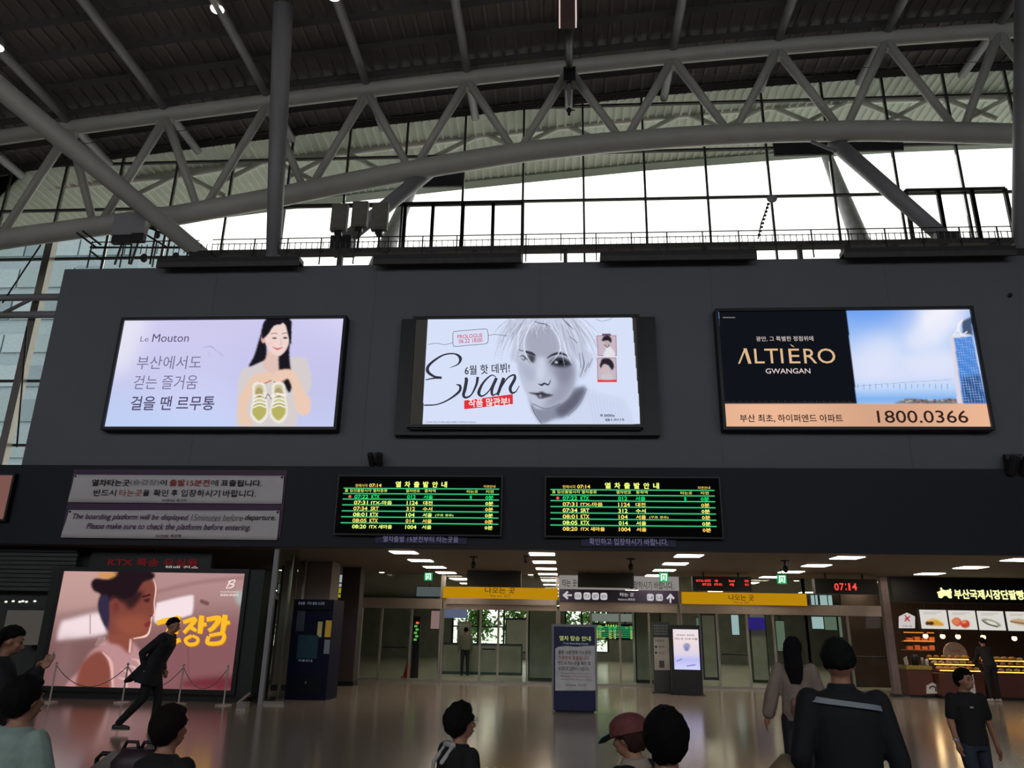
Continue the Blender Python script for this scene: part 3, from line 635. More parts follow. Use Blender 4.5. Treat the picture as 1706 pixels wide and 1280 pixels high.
for k in range(46): x, y = rg.uniform(1100, 1410), rg.uniform(564, 586); P.ell(x, y, 7, 4, [(200, 190, 180), (70, 80, 70), (160, 90, 70), (60, 70, 90)][k % 4], 2)
P.poly([(1370, 200), (1400, 205), (1425, 400), (1455, 590), (1415, 590), (1398, 380)], (222, 214, 226), 3, 1, False)
P.poly([(1395, 215), (1500, 205), (1580, 590), (1448, 590)], (70, 130, 214), 3, 1, False); P.poly([(1440, 440), (1545, 420), (1580, 590), (1452, 590)], (40, 74, 130), 8, .9, False)
for k in range(9):
    x = 1402+k*12; P.line([(x, 218), (x+46+k*5, 585)], 2.5, (150, 190, 240), 1.5, .7)
for k in range(24): y = 225+k*15; P.line([(1398+k*2.2, y), (1502+k*3.2, y-6)], 2, (180, 210, 246), 1.5, .5)
P.poly([(1385, 195), (1485, 180), (1492, 206), (1390, 216)], (226, 226, 238), 3, 1, False); P.poly([(1440, 120), (1495, 95), (1505, 200), (1445, 190)], (70, 90, 120), 4, 1, False)
P.line([(1420, 175), (1425, 140), (1445, 115)], [14, 18, 8], (236, 238, 250), 4); P.line([(1395, 200), (1420, 165), (1440, 200), (1470, 180)], 6, (240, 240, 250), 3)
P.poly([(60, 50), (784, 50), (785, 66), (846, 590), (60, 590)], (16, 20, 26), 2, 1, False)
for k in range(60): x = 105+k*12.2; P.line([(x, 574+4*(k % 3)), (x, 586)], 3, (90, 70, 60), 2, .6)
P.poly([(60, 590), (1700, 590), (1700, 740), (60, 740)], (224, 174, 142), 2, 1, False); 
b_ = (P.v > 592); P.c[b_] = lin((224, 174, 142))*(1+.12*np.sin(P.u[b_]/210.)[:, None])
P.line([(85, 100), (150, 100)], 5, (120, 120, 122), 3)
P.build('screen', t); Yt = Y3-.012
gold = emat('gold_letter', (222, 184, 140), 1.); pk = emat('pale_letter', (222, 206, 204), 1.); bk = emat('brown_letter', (54, 34, 28), 1.)
tb('광안, 그 특별한 정점위에', 272, 206, 597, 235, V3, Yt, pk, t)
tb('LTI', 262, 277, 425, 360, V3, Yt, gold, t, bold=.0); tb('E', 458, 277, 520, 360, V3, Yt, gold, t, bold=.0); tb('RO', 543, 276, 722, 361, V3, Yt, gold, t, bold=.0)
for pts in ([(170, 362), (205, 275), (215, 275), (180, 362)], [(200, 275), (218, 275), (246, 362), (228, 362)], [(466, 250), (484, 262), (490, 268), (474, 262)]): MB().ppoly([zt_(x, y, *V3) for x, y in pts], Yt, Yt+.004).build('letter_stroke', gold, t)
tb('GWANGAN', 326, 389, 580, 418, V3, Yt, pk, t, bold=.006)
tb('부산 최초, 하이퍼엔드 아파트', 180, 650, 765, 697, V3, Yt, bk, t, bold=.015); tb('1800.0366', 960, 628, 1476, 699, V3, Yt, bk, t, bold=.006)
# ---------------------------------------------------------------- small wall cameras, banners
def cctv(lab, px, py, Y, s=1.):
    c = at(px, py, Y); t = T('wall_camera', lab, 'camera', c)
    MB().box(c.x-.12*s, c.x+.12*s, Y, Y+.12, c.z-.1*s, c.z+.14*s).build('bracket', m_dark, t)
    MB().tube([c+Vector((-.09*s, 0, -.15*s)), c+Vector((-.09*s, -.25, .05*s))], .07*s, 10).build('camera_body', m_dark, t); MB().tube([c+Vector((.1*s, 0, -.15*s)), c+Vector((.1*s, -.25, .05*s))], .07*s, 10).build('camera_body', m_dark, t)
cctv('pair of small dark wall cameras below the middle screen', 627, 764, 17.15); cctv('pair of dark wall cameras at the right edge below the billboard', 1692, 772, 17.1, 1.5)
c = at(1683, 492, 17.25); tag(MB().ell(c, .05, 8, 6).build('wall_sensor', m_black), 'tiny black sensor on the grey wall right of the apartment billboard', 'sensor')
YB = 17.08; VB = (100, 780, 4.489)
def cloth(name, quad, Y, lab, m):
    tl, tr_, br, bl = [at(*q, Y) for q in quad]; nx, nz = 30, 6; v = []
    for j in range(nz+1):
        for i in range(nx+1):
            a, b = i/nx, j/nz; p = tl.lerp(tr_, a).lerp(bl.lerp(br, a), b); v.append((p.x, Y+.012*math.sin(a*37+b*5)*math.sin(b*3.1), p.z))
    f = [(j*(nx+1)+i, (j+1)*(nx+1)+i, (j+1)*(nx+1)+i+1, j*(nx+1)+i+1) for j in range(nz) for i in range(nx)]
    n = len(v); v += [(x, y+.02, z) for x, y, z in v]; f += [tuple(n+k for k in q[::-1]) for q in f]
    f += [(i, i+1, n+i+1, n+i) for i in range(nx)]+[(nz*(nx+1)+i+1, nz*(nx+1)+i, n+nz*(nx+1)+i, n+nz*(nx+1)+i+1) for i in range(nx)]
    return f, v
pb = T('purple_board', 'dark purple board behind the two white notice banners at left', 'board', at(296, 840, 17.12))
p, q = at(118, 782, 17.12), at(474, 896, 17.12); MB().box(at(112, 840, 17.12).x, at(473, 840, 17.12).x, 17.115, 17.14, q.z, p.z).build('board_panel', m_purple, pb)
bn = []
for quad, lab in ((((124, 791), (473, 793), (469, 840), (113, 837)), 'white cloth banner with two lines of Korean notice, the upper of two'), (((115, 850), (466, 851), (461, 900), (101, 896)), 'white cloth banner with English boarding notice, the lower of two')):
    f, v = cloth('banner', quad, 17.07, lab, m_paper); c = at((quad[0][0]+quad[1][0])/2, quad[0][1], 17.07)
    t = T('notice_banner', lab, 'banner', c, 'white notice banners'); mk('banner_cloth', v, f, m_paper, t, True); bn.append(t)
    for k in (0, 1): p = at(*quad[k], 17.08); MB().ell(p+Vector(((.04, -.04)[k], 0, -.04)), .03, 8, 6).build('eyelet', m_dark, t)
Yt = 17.045
for s, a, b, c, d, m, bo in (('열차타는곳', 238, 85, 520, 135, m_ink, .02), ('(승강장)', 524, 85, 742, 135, m_inkgrey, 0), ('이', 750, 88, 798, 132, m_ink, .02), ('출발15분전', 818, 85, 1118, 135, m_inkred, .015), ('에', 1128, 88, 1182, 134, m_ink, .0), ('표출됩니다.', 1204, 88, 1510, 138, m_ink, .02),
                         ('반드시', 250, 160, 418, 210, m_ink, .01), ('타는곳', 442, 162, 614, 212, m_inkred, 0), ('을', 620, 162, 668, 210, m_ink, .02), ('확인', 698, 160, 808, 212, m_ink, .01), ('후', 832, 162, 878, 210, m_ink, .02), ('입장하시기', 905, 162, 1195, 216, m_ink, .01), ('바랍니다.', 1218, 164, 1466, 218, m_ink, .01), ('KORAIL 부산역', 765, 232, 945, 252, m_inkp, .01)): tb(s, a, b, c, d, VB, Yt, m, bn[0], bold=bo)
for s, a, b, c, d, m, bo in (('The boarding platform will be displayed', 92, 344, 960, 398, m_inkp, .01), ('15minutes before', 978, 346, 1366, 396, m_inkgrey, 0), ('departure.', 1382, 350, 1612, 402, m_ink, .01), ('Please make sure to check the platform before entering.', 196, 416, 1425, 474, m_inkp, .01), ('KORAIL 부산역', 715, 495, 905, 520, m_inkp, .01)): tb(s, a, b, c, d, VB, Yt, m, bn[1], bold=bo, shear=.25)
# ---------------------------------------------------------------- departure boards
amb = emat('amber_led', (255, 214, 96), 1.15); grn = emat('green_led', (30, 236, 120), 1.); yel = emat('yellow_led', (236, 250, 120), 1.15); gln = emat('green_line_led', (90, 235, 160), .9); rdl = emat('red_led', (255, 60, 40), 1.2); dgr = emat('green_glow_led', (0, 52, 26), 1.)
def board(lab, act, case, tm, Y=17.0, name='departure_board', lights=True):
    X0, X1, Z0, Z1 = case; t = T(name, lab, 'display', ((X0+X1)/2, Y, Z0), 'departure boards on the navy band')
    MB().box(X0, X1, Y+.02, Y+.14, Z0, Z1).build('case', m_dark if 0 else mat('board_case', (10, 10, 13), .7, 0, .1, 6, 0, .2), t)
    MB().box(X0+.04, X1-.04, Y+.005, Y+.02, Z0+.04, Z1-.04).build('display_panel', mat('board_glass', (7, 7, 9), .8, 0, .1, 6, 0, .1), t)
    frame_parts(t, X0+.02, X1-.02, Z0+.02, Z1-.02, Y-.01, Y+.02, .03, m_black)
    A0, A1, B0, B1 = act; W_, H_ = A1-A0, B1-B0
    def pt(s, u0, v0, u1, v1, m, bo=.02):
        c = bpy.data.curves.new('t', 'FONT'); c.body = s; c.offset = bo; c.resolution_u = 2; o = bpy.data.objects.new('t', c); C.objects.link(o)
        TXT.append((o, (A0+u0*W_, A0+u1*W_, B1-v1*H_, B1-v0*H_), Y-.004, m, t, 0, 'lettering'))
    [pt(g_, .335+.0592*k, 0, .335+.0592*k+.036, .125, yel, .03) for k, g_ in enumerate('열차출발안내')]; pt('현재시각', .075, .06, .155, .125, amb, .0); pt('07:14', .165, .05, .245, .125, amb); pt('지연안내', .9, .07, .975, .125, amb, .0)
    pt('홈 입선출발시각 열차종류', .01, .165, .285, .23, yel, .0); pt('열차번호', .405, .165, .495, .23, yel, .0); pt('종착역', .525, .165, .595, .23, yel, .0); pt('타는곳', .795, .175, .865, .235, yel, .0); pt('지연', .915, .175, .965, .235, yel, .0)
    R6 = (('07:22', 'KTX', '012', '서울', .165), ('07:31', 'ITX-마음', '1124', '대전', .27), ('07:34', 'SRT', '312', '수서', .165), ('08:01', 'KTX', '104', '서울', .165), ('08:05', 'KTX', '014', '서울', .165), ('08:20', 'ITX 새마을', '1004', '서울', .29))
    for i, (a, b, c, d, w) in enumerate(R6):
        v = .285+i*.124; h = .082; m = grn if i == 0 else (yel if (tm+i) % 2 else amb)
        pt(a, .075, v, .165, v+h, m); pt(b, .185, v, .185+w*.5+(.0 if w > .2 else -.03), v+h, m); pt(c, .415, v, .415+(.055 if len(c) < 4 else .07), v+h, m); pt(d, .52, v, .58, v+h, m); pt('0분', .915, v, .965, v+h, m)
        if i == 0: pt('8', .815, v, .828, v+h, m); MB().tube([(A0+.045*W_, Y-.004, B1-(v+.04)*H_), (A0+.045*W_, Y+.004, B1-(v+.04)*H_)], .035, 12).build('red_dot', emat('soft_red_led', (240, 96, 70), 1.), t)
        if i == 3: pt('(구포 경유)', .6, v+.015, .715, v+.075, m, .005)
    for i, v in enumerate((.15, .262, .378, .5, .625, .748, .872)):
        if i == 0 or i < 7: MB().box(A0, A1, Y-.002, Y+.002, B1-v*H_-.008, B1-v*H_+.008).build('green_line', gln, t)
        MB().box(A0, A1, Y, Y+.003, B1-v*H_-.03, B1-v*H_+.03).build('green_glow', dgr, t)
    return t
def crect(x0, y0, x1, y1, Y): return (at(x0, (y0+y1)/2, Y).x, at(x1, (y0+y1)/2, Y).x, at((x0+x1)/2, y1, Y).z, at((x0+x1)/2, y0, Y).z)
board('wide departure board with amber and green train rows, the left one', crect(570, 802.5, 831, 883, 17), crect(560, 793, 836, 892, 17), 0)
board('wide departure board with amber and green train rows, the right one', crect(917, 804.5, 1192, 887, 17), crect(908, 795, 1202, 896, 17), 1)
for i, (x0, y0, x1, y1, s, bx_) in enumerate(((625, 891, 778, 906, '열차출발 15분전부터 타는곳을', (638, 894, 763.5, 903.5)), (968, 894, 1126, 911, '확인하고 입장하시기 바랍니다.', (982, 897.5, 1113, 908.5)))):
    r = crect(x0, y0, x1, y1, 17.1); t = T('text_strip', ('dark purple lettered strip under the left departure board', 'dark purple lettered strip under the right departure board')[i], 'sign', ((r[0]+r[1])/2, 17.1, r[2]))
    MB().box(r[0], r[1], 17.1, 17.14, r[2], r[3]).build('strip_panel', mat('strip_purple', (40, 36, 78), .6), t); text(s, bx_, 17.09, emat('dim_lilac_letter', (120, 118, 150), .8), t)
c = at(8, 826, 16.9); X0, X1, Z0, Z1 = crect(-60, 788, 14, 868, 16.95)
t = T('poster_light_box', 'pinkish poster light box cut by the left edge beside the notice banners', 'sign', ((X0+X1)/2, 16.95, Z0))
MB().box(X0, X1, 17.0, 17.14, Z0, Z1).build('case', m_black, t); MB().box(X0+.05, X1-.05, 16.98, 17, Z0+.05, Z1-.05).build('poster_face', emat('dim_pink_poster', (122, 84, 78), 1.), t)
# ---------------------------------------------------------------- big LED screen on the floor at left
YL = 17.45
X0, X1, Z0, Z1 = rect((88, 1050), (255, 954), (397, 1050), (240, 1147), YL)
t = T('led_screen', 'big floor-standing screen showing a woman in profile and yellow brush lettering', 'screen', ((X0+X1)/2, YL+.3, 0))
g0, g1 = at(64, 1060, 17.45).x, at(428, 1060, 17.45).x; zt2 = at(250, 947, 17.45).z
MB().box(g0, g1, YL+.03, YL+.5, .12, zt2).build('cabinet', mat('screen_cabinet', (24, 34, 30), .6), t)
MB().box(g0+.1, g1-.1, YL+.08, YL+.45, 0, .12).build('plinth', m_black, t)
frame_parts(t, X0, X1, Z0, Z1, YL-.03, YL+.03, .1, m_black)
P = Pic(X0, X1, Z0, Z1, YL, 380, 230, (60, 920, 4.489))
P.grad([(150, (190, 148, 144)), (450, (158, 122, 120)), (700, (130, 92, 92)), (1020, (128, 88, 88))])
P.poly([(200, 150), (700, 150), (560, 420), (120, 470), (100, 300)], (204, 164, 158), 60, .6); P.poly([(850, 150), (1580, 150), (1500, 330), (900, 330)], (176, 138, 138), 60, .6); P.poly([(900, 620), (1560, 500), (1480, 1020), (900, 1020)], (138, 88, 94), 60, .7)
P.line([(900, 300), (1200, 230), (1560, 190)], 30, (150, 108, 108), 26, .6); P.poly([(120, 480), (520, 400), (520, 440), (120, 520)], (150, 118, 116), 16, .7)
P.poly([(190, 530), (230, 510), (520, 455), (540, 600), (200, 655), (160, 640)], (244, 222, 226), 14); P.line([(405, 470), (405, 610)], 10, (190, 150, 160), 8)
P.poly([(900, 400), (930, 375), (1150, 325), (1178, 345), (1168, 455), (1140, 475), (900, 535)], (246, 226, 230), 7)
P.poly([(60, 780), (420, 680), (420, 1020), (50, 1020)], (122, 92, 92), 50, .6); P.poly([(200, 640), (260, 700), (210, 1020), (150, 1020)], (150, 118, 118), 40, .5); P.poly([(1120, 960), (1480, 930), (1470, 1030), (1120, 1010)], (110, 44, 54), 18)
P.line([(1135, 600), (1140, 960)], 10, (110, 70, 76), 8, .6); P.line([(1240, 370), (1280, 385)], 30, (120, 80, 82), 14)
P.poly([(560, 650), (700, 660), (800, 760), (900, 840), (860, 1030), (250, 1030), (330, 880), (400, 760), (470, 700)], (188, 140, 142), 10)
P.poly([(310, 1030), (330, 860), (420, 760), (500, 750), (555, 850), (560, 950), (530, 1030)], (136, 74, 62), 10); P.line([(500, 750), (560, 830), (575, 1010)], [8, 26, 10], (230, 180, 172), 12)
P.poly([(560, 560), (700, 560), (715, 660), (700, 760), (620, 700), (540, 670)], (140, 76, 62), 10); P.line([(708, 655), (700, 745)], [14, 10], (240, 196, 184), 10)
for x, y in ((640, 880), (690, 850), (720, 800), (620, 940)): P.line([(x, y), (x+50, y+20), (x+60, y+80)], [6, 22, 8], (232, 192, 188), 12, .8)
P.poly([(560, 330), (700, 260), (850, 200), (895, 260), (890, 350), (882, 430), (880, 475), (856, 500), (850, 560), (820, 630), (740, 650), (640, 620), (540, 600), (520, 460)], (128, 68, 58), 8)
P.poly([(600, 500), (820, 480), (840, 570), (800, 630), (700, 640), (620, 600)], (156, 84, 64), 26, .8); P.poly([(545, 330), (790, 290), (770, 370), (700, 430), (650, 380), (560, 370)], (44, 26, 30), 14, .95); P.line([(872, 180), (896, 270), (884, 380), (888, 460), (866, 490), (856, 560), (826, 625), (730, 648)], [4, 9, 7, 10, 8, 9, 16, 6], (250, 206, 190), 5)
P.poly([(600, 150), (860, 150), (880, 200), (800, 230), (740, 320), (660, 350), (560, 340), (540, 500), (520, 560), (480, 480), (465, 390), (480, 320), (430, 290), (410, 235), (450, 195), (540, 200)], (34, 22, 28), 6)
P.poly([(480, 330), (545, 350), (540, 590), (500, 520), (465, 420)], (52, 44, 68), 8); P.poly([(470, 160), (600, 158), (560, 195), (480, 190)], (214, 150, 80), 8)
P.ell(590, 410, 40, 62, (122, 64, 56), 7); P.ell(600, 410, 18, 34, (116, 52, 46), 7); P.line([(800, 335), (850, 320)], [14, 6], (60, 26, 26), 6); P.poly([(805, 355), (850, 345), (845, 375), (815, 375)], (70, 34, 34), 6); P.poly([(810, 540), (856, 515), (850, 550), (822, 560)], (130, 44, 44), 5); P.line([(850, 480), (872, 478)], 8, (100, 40, 40), 4)
for k in range(7): P.line([(470+k*8, 640), (440+k*12, 700)], 3, (220, 190, 186), 2, .6)
P.ell(1525, 340, 34, 55, (170, 190, 186), 12, .7)
P.build('screen', t); V4 = (60, 920, 4.489); Yt = YL-.012
ye = emat('brush_yellow', (250, 190, 44), 1.); yo = emat('brush_orange_shadow', (200, 120, 30), 1.)
for dx, m, yy in ((6, yo, Yt+.004), (0, ye, Yt)):
    g = lambda pts, w=36: brush([(x+dx, y+dx) for x, y in pts], [w, w+4, w-4], m, t, yy, V4)
    g([(905, 530), (1010, 512), (980, 620)]); g([(1062, 478), (1042, 610)], 40); g([(965, 600), (985, 685), (1080, 655)], 34)
    g([(1100, 525), (1190, 505), (1105, 605)], 30); g([(1150, 560), (1200, 590)], 26); g([(1240, 475), (1225, 610)], 38); g([(1238, 545), (1275, 540)], 28)
    g([(1165, 625), (1118, 655), (1140, 690), (1195, 685), (1210, 650), (1170, 625)], 24)
    g([(1275, 505), (1370, 495), (1330, 560), (1290, 590)], 34); g([(1415, 470), (1395, 600)], 38); g([(1405, 535), (1450, 525)], 28); g([(1290, 630), (1285, 682), (1385, 675), (1400, 612), (1295, 625)], 28)
wl = emat('logo_white', (245, 232, 230), 1.)
brush([(1455, 215), (1435, 250), (1420, 275)], [10, 8, 3], wl, t, Yt, V4); brush([(1435, 222), (1485, 210), (1478, 232), (1450, 240), (1480, 245), (1462, 264), (1425, 272)], [7, 9, 6, 5, 8, 9, 4], wl, t, Yt, V4)
tb('부산광역시체육회', 1378, 292, 1514, 306, V4, Yt, wl, t); tb('BUSAN SPORTS', 1380, 314, 1514, 330, V4, Yt, wl, t, bold=.02)
c = at(412, 1168, 16.7); tag(MB().box(c.x-.1, c.x+.1, 16.4, 16.6, 0, .12).tube([(c.x-.1, 16.5, .1), (c.x+.12, 16.5, .28)], .03, 6).build('floor_lamp_clamp', m_alu), 'small metal clamp lamp on the floor right of the big screen', 'lamp')
# lettering and shutter above and beside the screen
r = crect(150, 926, 340, 947, 17.6); t = T('shop_sign', 'dim red lettered shop sign behind the top of the big screen', 'sign', ((r[0]+r[1])/2, 17.8, r[2]))
MB().box(r[0]-.1, r[1]+.1, 17.75, 17.85, r[2], r[3]+.1).build('sign_panel', m_black, t); MB().tube([((r[0]+r[1])/2, 17.8, r[3]), ((r[0]+r[1])/2, 17.8, 3.33)], .03, 6).build('hanger', m_black, t); text('KTX 특송 유실물', (180, 931, 330, 944), 17.74, emat('dim_red_sign', (92, 22, 26), 1.), t, bold=.02)
text('택배 접수', (276, 943, 330, 949), 17.73, emat('small_white_sign', (190, 190, 180), 1.), t)
# ---------------------------------------------------------------- low hall behind the navy band
lx = [onz(px, py, 3.33).x for px, py in ((681, 923.4), (904.5, 927.4), (1136, 932), (1377.6, 937), (1628.6, 943))]
ly = [17.95, 20.15, 22.4, 24.6, 27.6, 30.5, 33.5, 37, 41]
proto = None
for i, x in enumerate(lx):
    for j, y in enumerate(ly):
        lab = '%s ceiling light panel, row by the %s' % (('front', 'second', 'third', 'fourth', 'fifth', 'sixth', 'seventh', 'eighth', 'farthest')[j], ('left departure board', 'middle door', 'right departure board', 'clock board', 'bakery')[i])
        if proto is None:
            t = T('ceiling_light', lab, 'light', (x, y, 3.33), 'flat ceiling light panels')
            frame_ = MB().box(x-.33, x+.33, y-.34, y+.34, 3.315, 3.33).build('frame', m_alu, t); MB().box(x-.29, x+.29, y-.3, y+.3, 3.305, 3.315).build('diffuser', e_panel, t); proto = t
        else: move_copy(proto, (x-proto.location.x, y-proto.location.y, 0), lab)
for i, (px, py, l) in enumerate(((636, 954, 'small round downlight left of the green exit sign'), (1327, 968, 'small round downlight right of the rightmost exit sign'), (884, 958, 'small round downlight beside the blank hanging board'))):
    p = onz(px, py, 3.31); t = T('downlight', l, 'light', p); MB().tube([p, p+Vector((0, 0, .03))], .1, 14).build('rim', m_alu, t); MB().tube([p-Vector((0, 0, .01)), p], .08, 14).build('lens', emat('downlight_lens', (255, 240, 225), 6.), t)
# shell of the inner concourse
MB().box(-12.2, -12, 26.2, 48, 0, 3.33).build('wall_concourse_left', m_dim, kind='structure')
MB().box(17, 17.2, 24.9, 48, 0, 3.33).build('wall_concourse_right', m_dim, kind='structure')
wb2 = MB().box(-12, 17, 46, 46.2, 0, .5).box(-12, 17, 46, 46.2, 3.0, 3.33).box(-12, -6.5, 46, 46.2, .5, 3.0).box(2.5, 17, 46, 46.2, .5, 3).build('wall_concourse_end', m_dim, kind='structure')
win2 = MB().box(-6.5, 2.5, 45.95, 46.1, .45, .5).build('window_2', m_mull, kind='structure')
for i in range(7): MB().box(-6.5+i*1.5-.05, -6.5+i*1.5+.05, 45.97, 46.1, .5, 3.0).build('mullion', m_mull, win2)
for i in range(6): MB().box(-6.45+i*1.5, -5.05+i*1.5, 46.02, 46.05, .5, 3).build('pane', g_facade, win2)
MB().box(-6.5, 2.5, 45.96, 46.1, 1.7, 1.78).build('transom', m_mull, win2)
# trees outside the end window
m_leaf = mat('leaf_green', (96, 140, 58), .7, 0, .35, 9); m_bark = mat('bark', (80, 64, 50), .9)
for i, (x, s) in enumerate(((-5.6, 1.), (-2.9, 1.15), (-.4, .95), (1.9, 1.1))):
    t = T('leafy_tree', ('leftmost of the small green trees outside the far window', 'second small green tree from left outside the far window', 'third small green tree from left outside the far window', 'rightmost small green tree outside the far window')[i], 'tree', (x, 51, -.3), 'trees outside the far window')
    MB().tube([(x, 51, -.3), (x+.1, 51, 1.2), (x, 51, 2.2)], [.12, .09, .05], 8).build('trunk', m_bark, t)
    mb = MB(); rg = random.Random(i)
    for k in range(800):
        a, b, c_ = rg.gauss(0, .55)*s, rg.gauss(0, .4), rg.gauss(0, .6)*s; p = Vector((x+a, 51+b, 2.1*s+c_)); u = Vector((rg.uniform(-1, 1), rg.uniform(-1, 1), rg.uniform(-1, 1))).normalized()*.16; v = u.cross(Vector((rg.random(), rg.random(), 1))).normalized()*.09
        mb.add([p-u, p+v, p+u, p-v], [(0, 1, 2, 3)])
    mb.build('foliage', m_leaf, t, kind='stuff')
# ---------------------------------------------------------------- the glass door front
DY = 25.4
def bx(t, n, x0, y0, x1, y1, m, Y0=DY, Y1=None, **k):
    r = crect(x0, y0, x1, y1, Y0); return MB().box(r[0], r[1], Y0, (Y1 or Y0+.1), r[2], r[3]).build(n, m, t, **k)
def gx(px, py=1060): return at(px, py, DY).x
m_hdr = mat('door_header_steel', (168, 156, 146), .3, .6, .05)
zb, zh0, zh1 = 0.0, at(1030, 1020, DY).z, at(1030, 1003, DY).z
def door(n, pxs, solid=(), top=3.33):
    w = MB().box(gx(pxs[0]), gx(pxs[-1]), DY-.06, DY+.12, zh0, zh1).build(n, m_hdr, kind='structure')
    for i, px in enumerate(pxs):
        x = gx(px); MB().box(x-.03, x+.03, DY-.03, DY+.06, 0, zh0).build('door_post', m_alu, w)
        if i in (0, len(pxs)-1): MB().box(x-.035, x+.035, DY-.04, DY+.07, zh1, top).build('door_post', m_alu, w)
    for i in range(len(pxs)-1):
        a, b = gx(pxs[i]), gx(pxs[i+1])
        MB().box(a+.03, b-.03, DY, DY+.015, .02, zh0).build('pane', g_door, w); MB().box(a+.03, b-.03, DY-.01, DY+.03, 0, .07).build('bottom_rail', m_alu, w)
    MB().box(gx(pxs[0])+.03, gx(pxs[-1])-.03, DY+.01, DY+.025, zh1, top).build('pane', g_door, w)
    return w
d1 = door('door_1', (737, 800, 830, 878, 928)); d2 = door('door_2', (932, 985, 1033, 1082, 1131)); d3 = door('door_3', (1136, 1196, 1246, 1290, 1346)); d4 = door('window_3', (1346, 1415, 1478))
d5 = door('window_4', (568, 600, 634, 684, 733))
for d, xs_ in ((d1, (805, 826)), (d3, (1200, 1242)), (d4, (1405, 1470)), (d5, (640, 680))):
    a, b = gx(xs_[0]), gx(xs_[1]); MB().tube([(a, DY-.08, 1.02), (b, DY-.08, 1.02)], .022, 8).build('push_bar', m_black, d)
for d, xs_ in ((d1, (829, 879)), (d2, (1034, 1081))): MB().box(gx(xs_[0]), gx(xs_[1]), DY-.5, DY-.06, 0, .012).build('threshold', m_alu, d)
# signs over the doors
m_yel = mat('exit_banner_yellow', (240, 178, 24), .5, 0, .04); ylp = lambda n: n
def sign(name, lab, x0, y0, x1, y1, m, Y=DY-.12, th=.05, cat='sign', group=None):
    r = crect(x0, y0, x1, y1, Y); t = T(name, lab, cat, ((r[0]+r[1])/2, Y, r[2]), group)
    MB().box(r[0], r[1], Y, Y+th, r[2], r[3]).build('sign_panel', m, t); return t
e_y = emat('lit_yellow_sign', (196, 142, 14), .85)
t = sign('exit_banner', 'yellow lit exit banner over the left glass door', 738, 979, 929, 998, e_y); bx(t, 'lower_valance', 744, 998, 926, 1008, m_hdr, DY-.14, DY-.06)
ib = emat('sign_brown_ink', (70, 40, 20), 1.)
text('나오는 곳', (808, 979, 858, 989), DY-.13, ib, t, bold=.01); text('Way out  出口', (816, 991, 850, 996), DY-.13, ib, t)
t = sign('exit_banner', 'yellow lit exit banner over the right glass door', 1136, 988, 1344, 1008, e_y)
text('나오는 곳', (1214, 991, 1256, 1001), DY-.13, ib, t, bold=.01); text('Way out  出口', (1222, 1002, 1248, 1006.5), DY-.13, ib, t)
t = sign('notice_board', 'white lettered board over the middle glass door', 932, 960, 1131, 983, emat('lit_grey_board', (150, 144, 140), .8))
text('타는 곳을 확인하고', (937, 966, 1000, 978), DY-.13, m_ink, t, bold=.01); text('입장하시기 바랍니다.', (1048, 969, 1122, 982), DY-.13, m_ink, t, bold=.01)
t = sign('direction_sign', 'dark purple direction sign with arrows and white symbols, middle door', 932, 983.5, 1130, 1003.5, mat('sign_purple', (44, 36, 62), .6))
ws = emat('sign_white_print', (215, 212, 215), .8)
def arrow(x, y, s, d, Y=DY-.13):
    P_ = [(0, -1), (.9, 0), (.6, .28), (.18, -.15), (.18, 1), (-.18, 1), (-.18, -.15), (-.6, .28), (-.9, 0)]
    if d == 'l': P_ = [(b, a) for a, b in P_]
    MB().ppoly([(x+a*s, y+b*s) for a, b in P_], Y, Y+.004).build('arrow', ws, t)
arrow(945, 992, 8, 'l'); arrow(1117, 997, 8, 'u')
for x in (963, 978, 992, 1006, 1083.5, 1098.5):
    a, b = at(x-6, 986+ (x-932)*.02, DY-.13), at(x+6, 999+(x-932)*.02, DY-.13); cx_, cz_, h = (a.x+b.x)/2, (a.z+b.z)/2, (b.x-a.x)/2
    pp = [(cx_+h*math.copysign(abs(math.cos(k*math.pi/8))**.5, math.cos(k*math.pi/8)), cz_+h*math.copysign(abs(math.sin(k*math.pi/8))**.5, math.sin(k*math.pi/8))) for k in range(16)]
    MB().prism(pp, DY-.13, DY-.126).build('symbol_tile', ws, t); text(('KTX', 'ITX', 'SRT', '열차', '1-4', '5-8')[(963, 978, 992, 1006, 1083.5, 1098.5).index(x)], (x-4, 990+(x-932)*.02, x+4, 996+(x-932)*.02), DY-.134, m_ink, t)
text('타는 곳', (1033, 988, 1056, 994), DY-.13, ws, t, bold=.01); text('Platforms 乘车处', (1030, 997, 1058, 1001), DY-.13, ws, t)
# hanging boards
def hang(lab, x0, y0, x1, y1, Y, name='hanging_board'):
    r = crect(x0, y0, x1, y1, Y); t = T(name, lab, 'display', ((r[0]+r[1])/2, Y, r[2]))
    MB().box(r[0], r[1], Y, Y+.25, r[2], r[3]).build('case', mat('hanging_case', (22, 26, 26), .5), t)
    for k in (.2, .8): x = r[0]+(r[1]-r[0])*k; MB().tube([(x, Y+.12, r[3]), (x, Y+.12, 3.33)], .03, 8).build('hanger', m_black, t)
    return t
hang('blank dark hanging display over the left exit banner', 778, 952, 868, 978, 23.6)
hang('blank dark hanging display over the middle notice board', 963, 955, 1056, 979, 23.6)
red = emat('red_digit', (255, 70, 62), 1.3)
t = hang('hanging display with rows of small red letters', 1154, 961, 1252, 985, 23.2)
for s, b in (('KTX-산천', (1160, 965.5, 1184, 970)), ('서울', (1190, 966, 1196, 970)), ('Seoul', (1214, 966, 1224, 970)), ('지연', (1240, 966.5, 1247, 970.5)), ('07:22', (1170, 972, 1185, 976)), ('KTX 012', (1190, 972, 1203, 976)), ('서울', (1215, 972, 1223, 976.5)), ('정시', (1241, 972.5, 1247, 976.5))): text(s, b, 23.19, red, t, bold=.03)
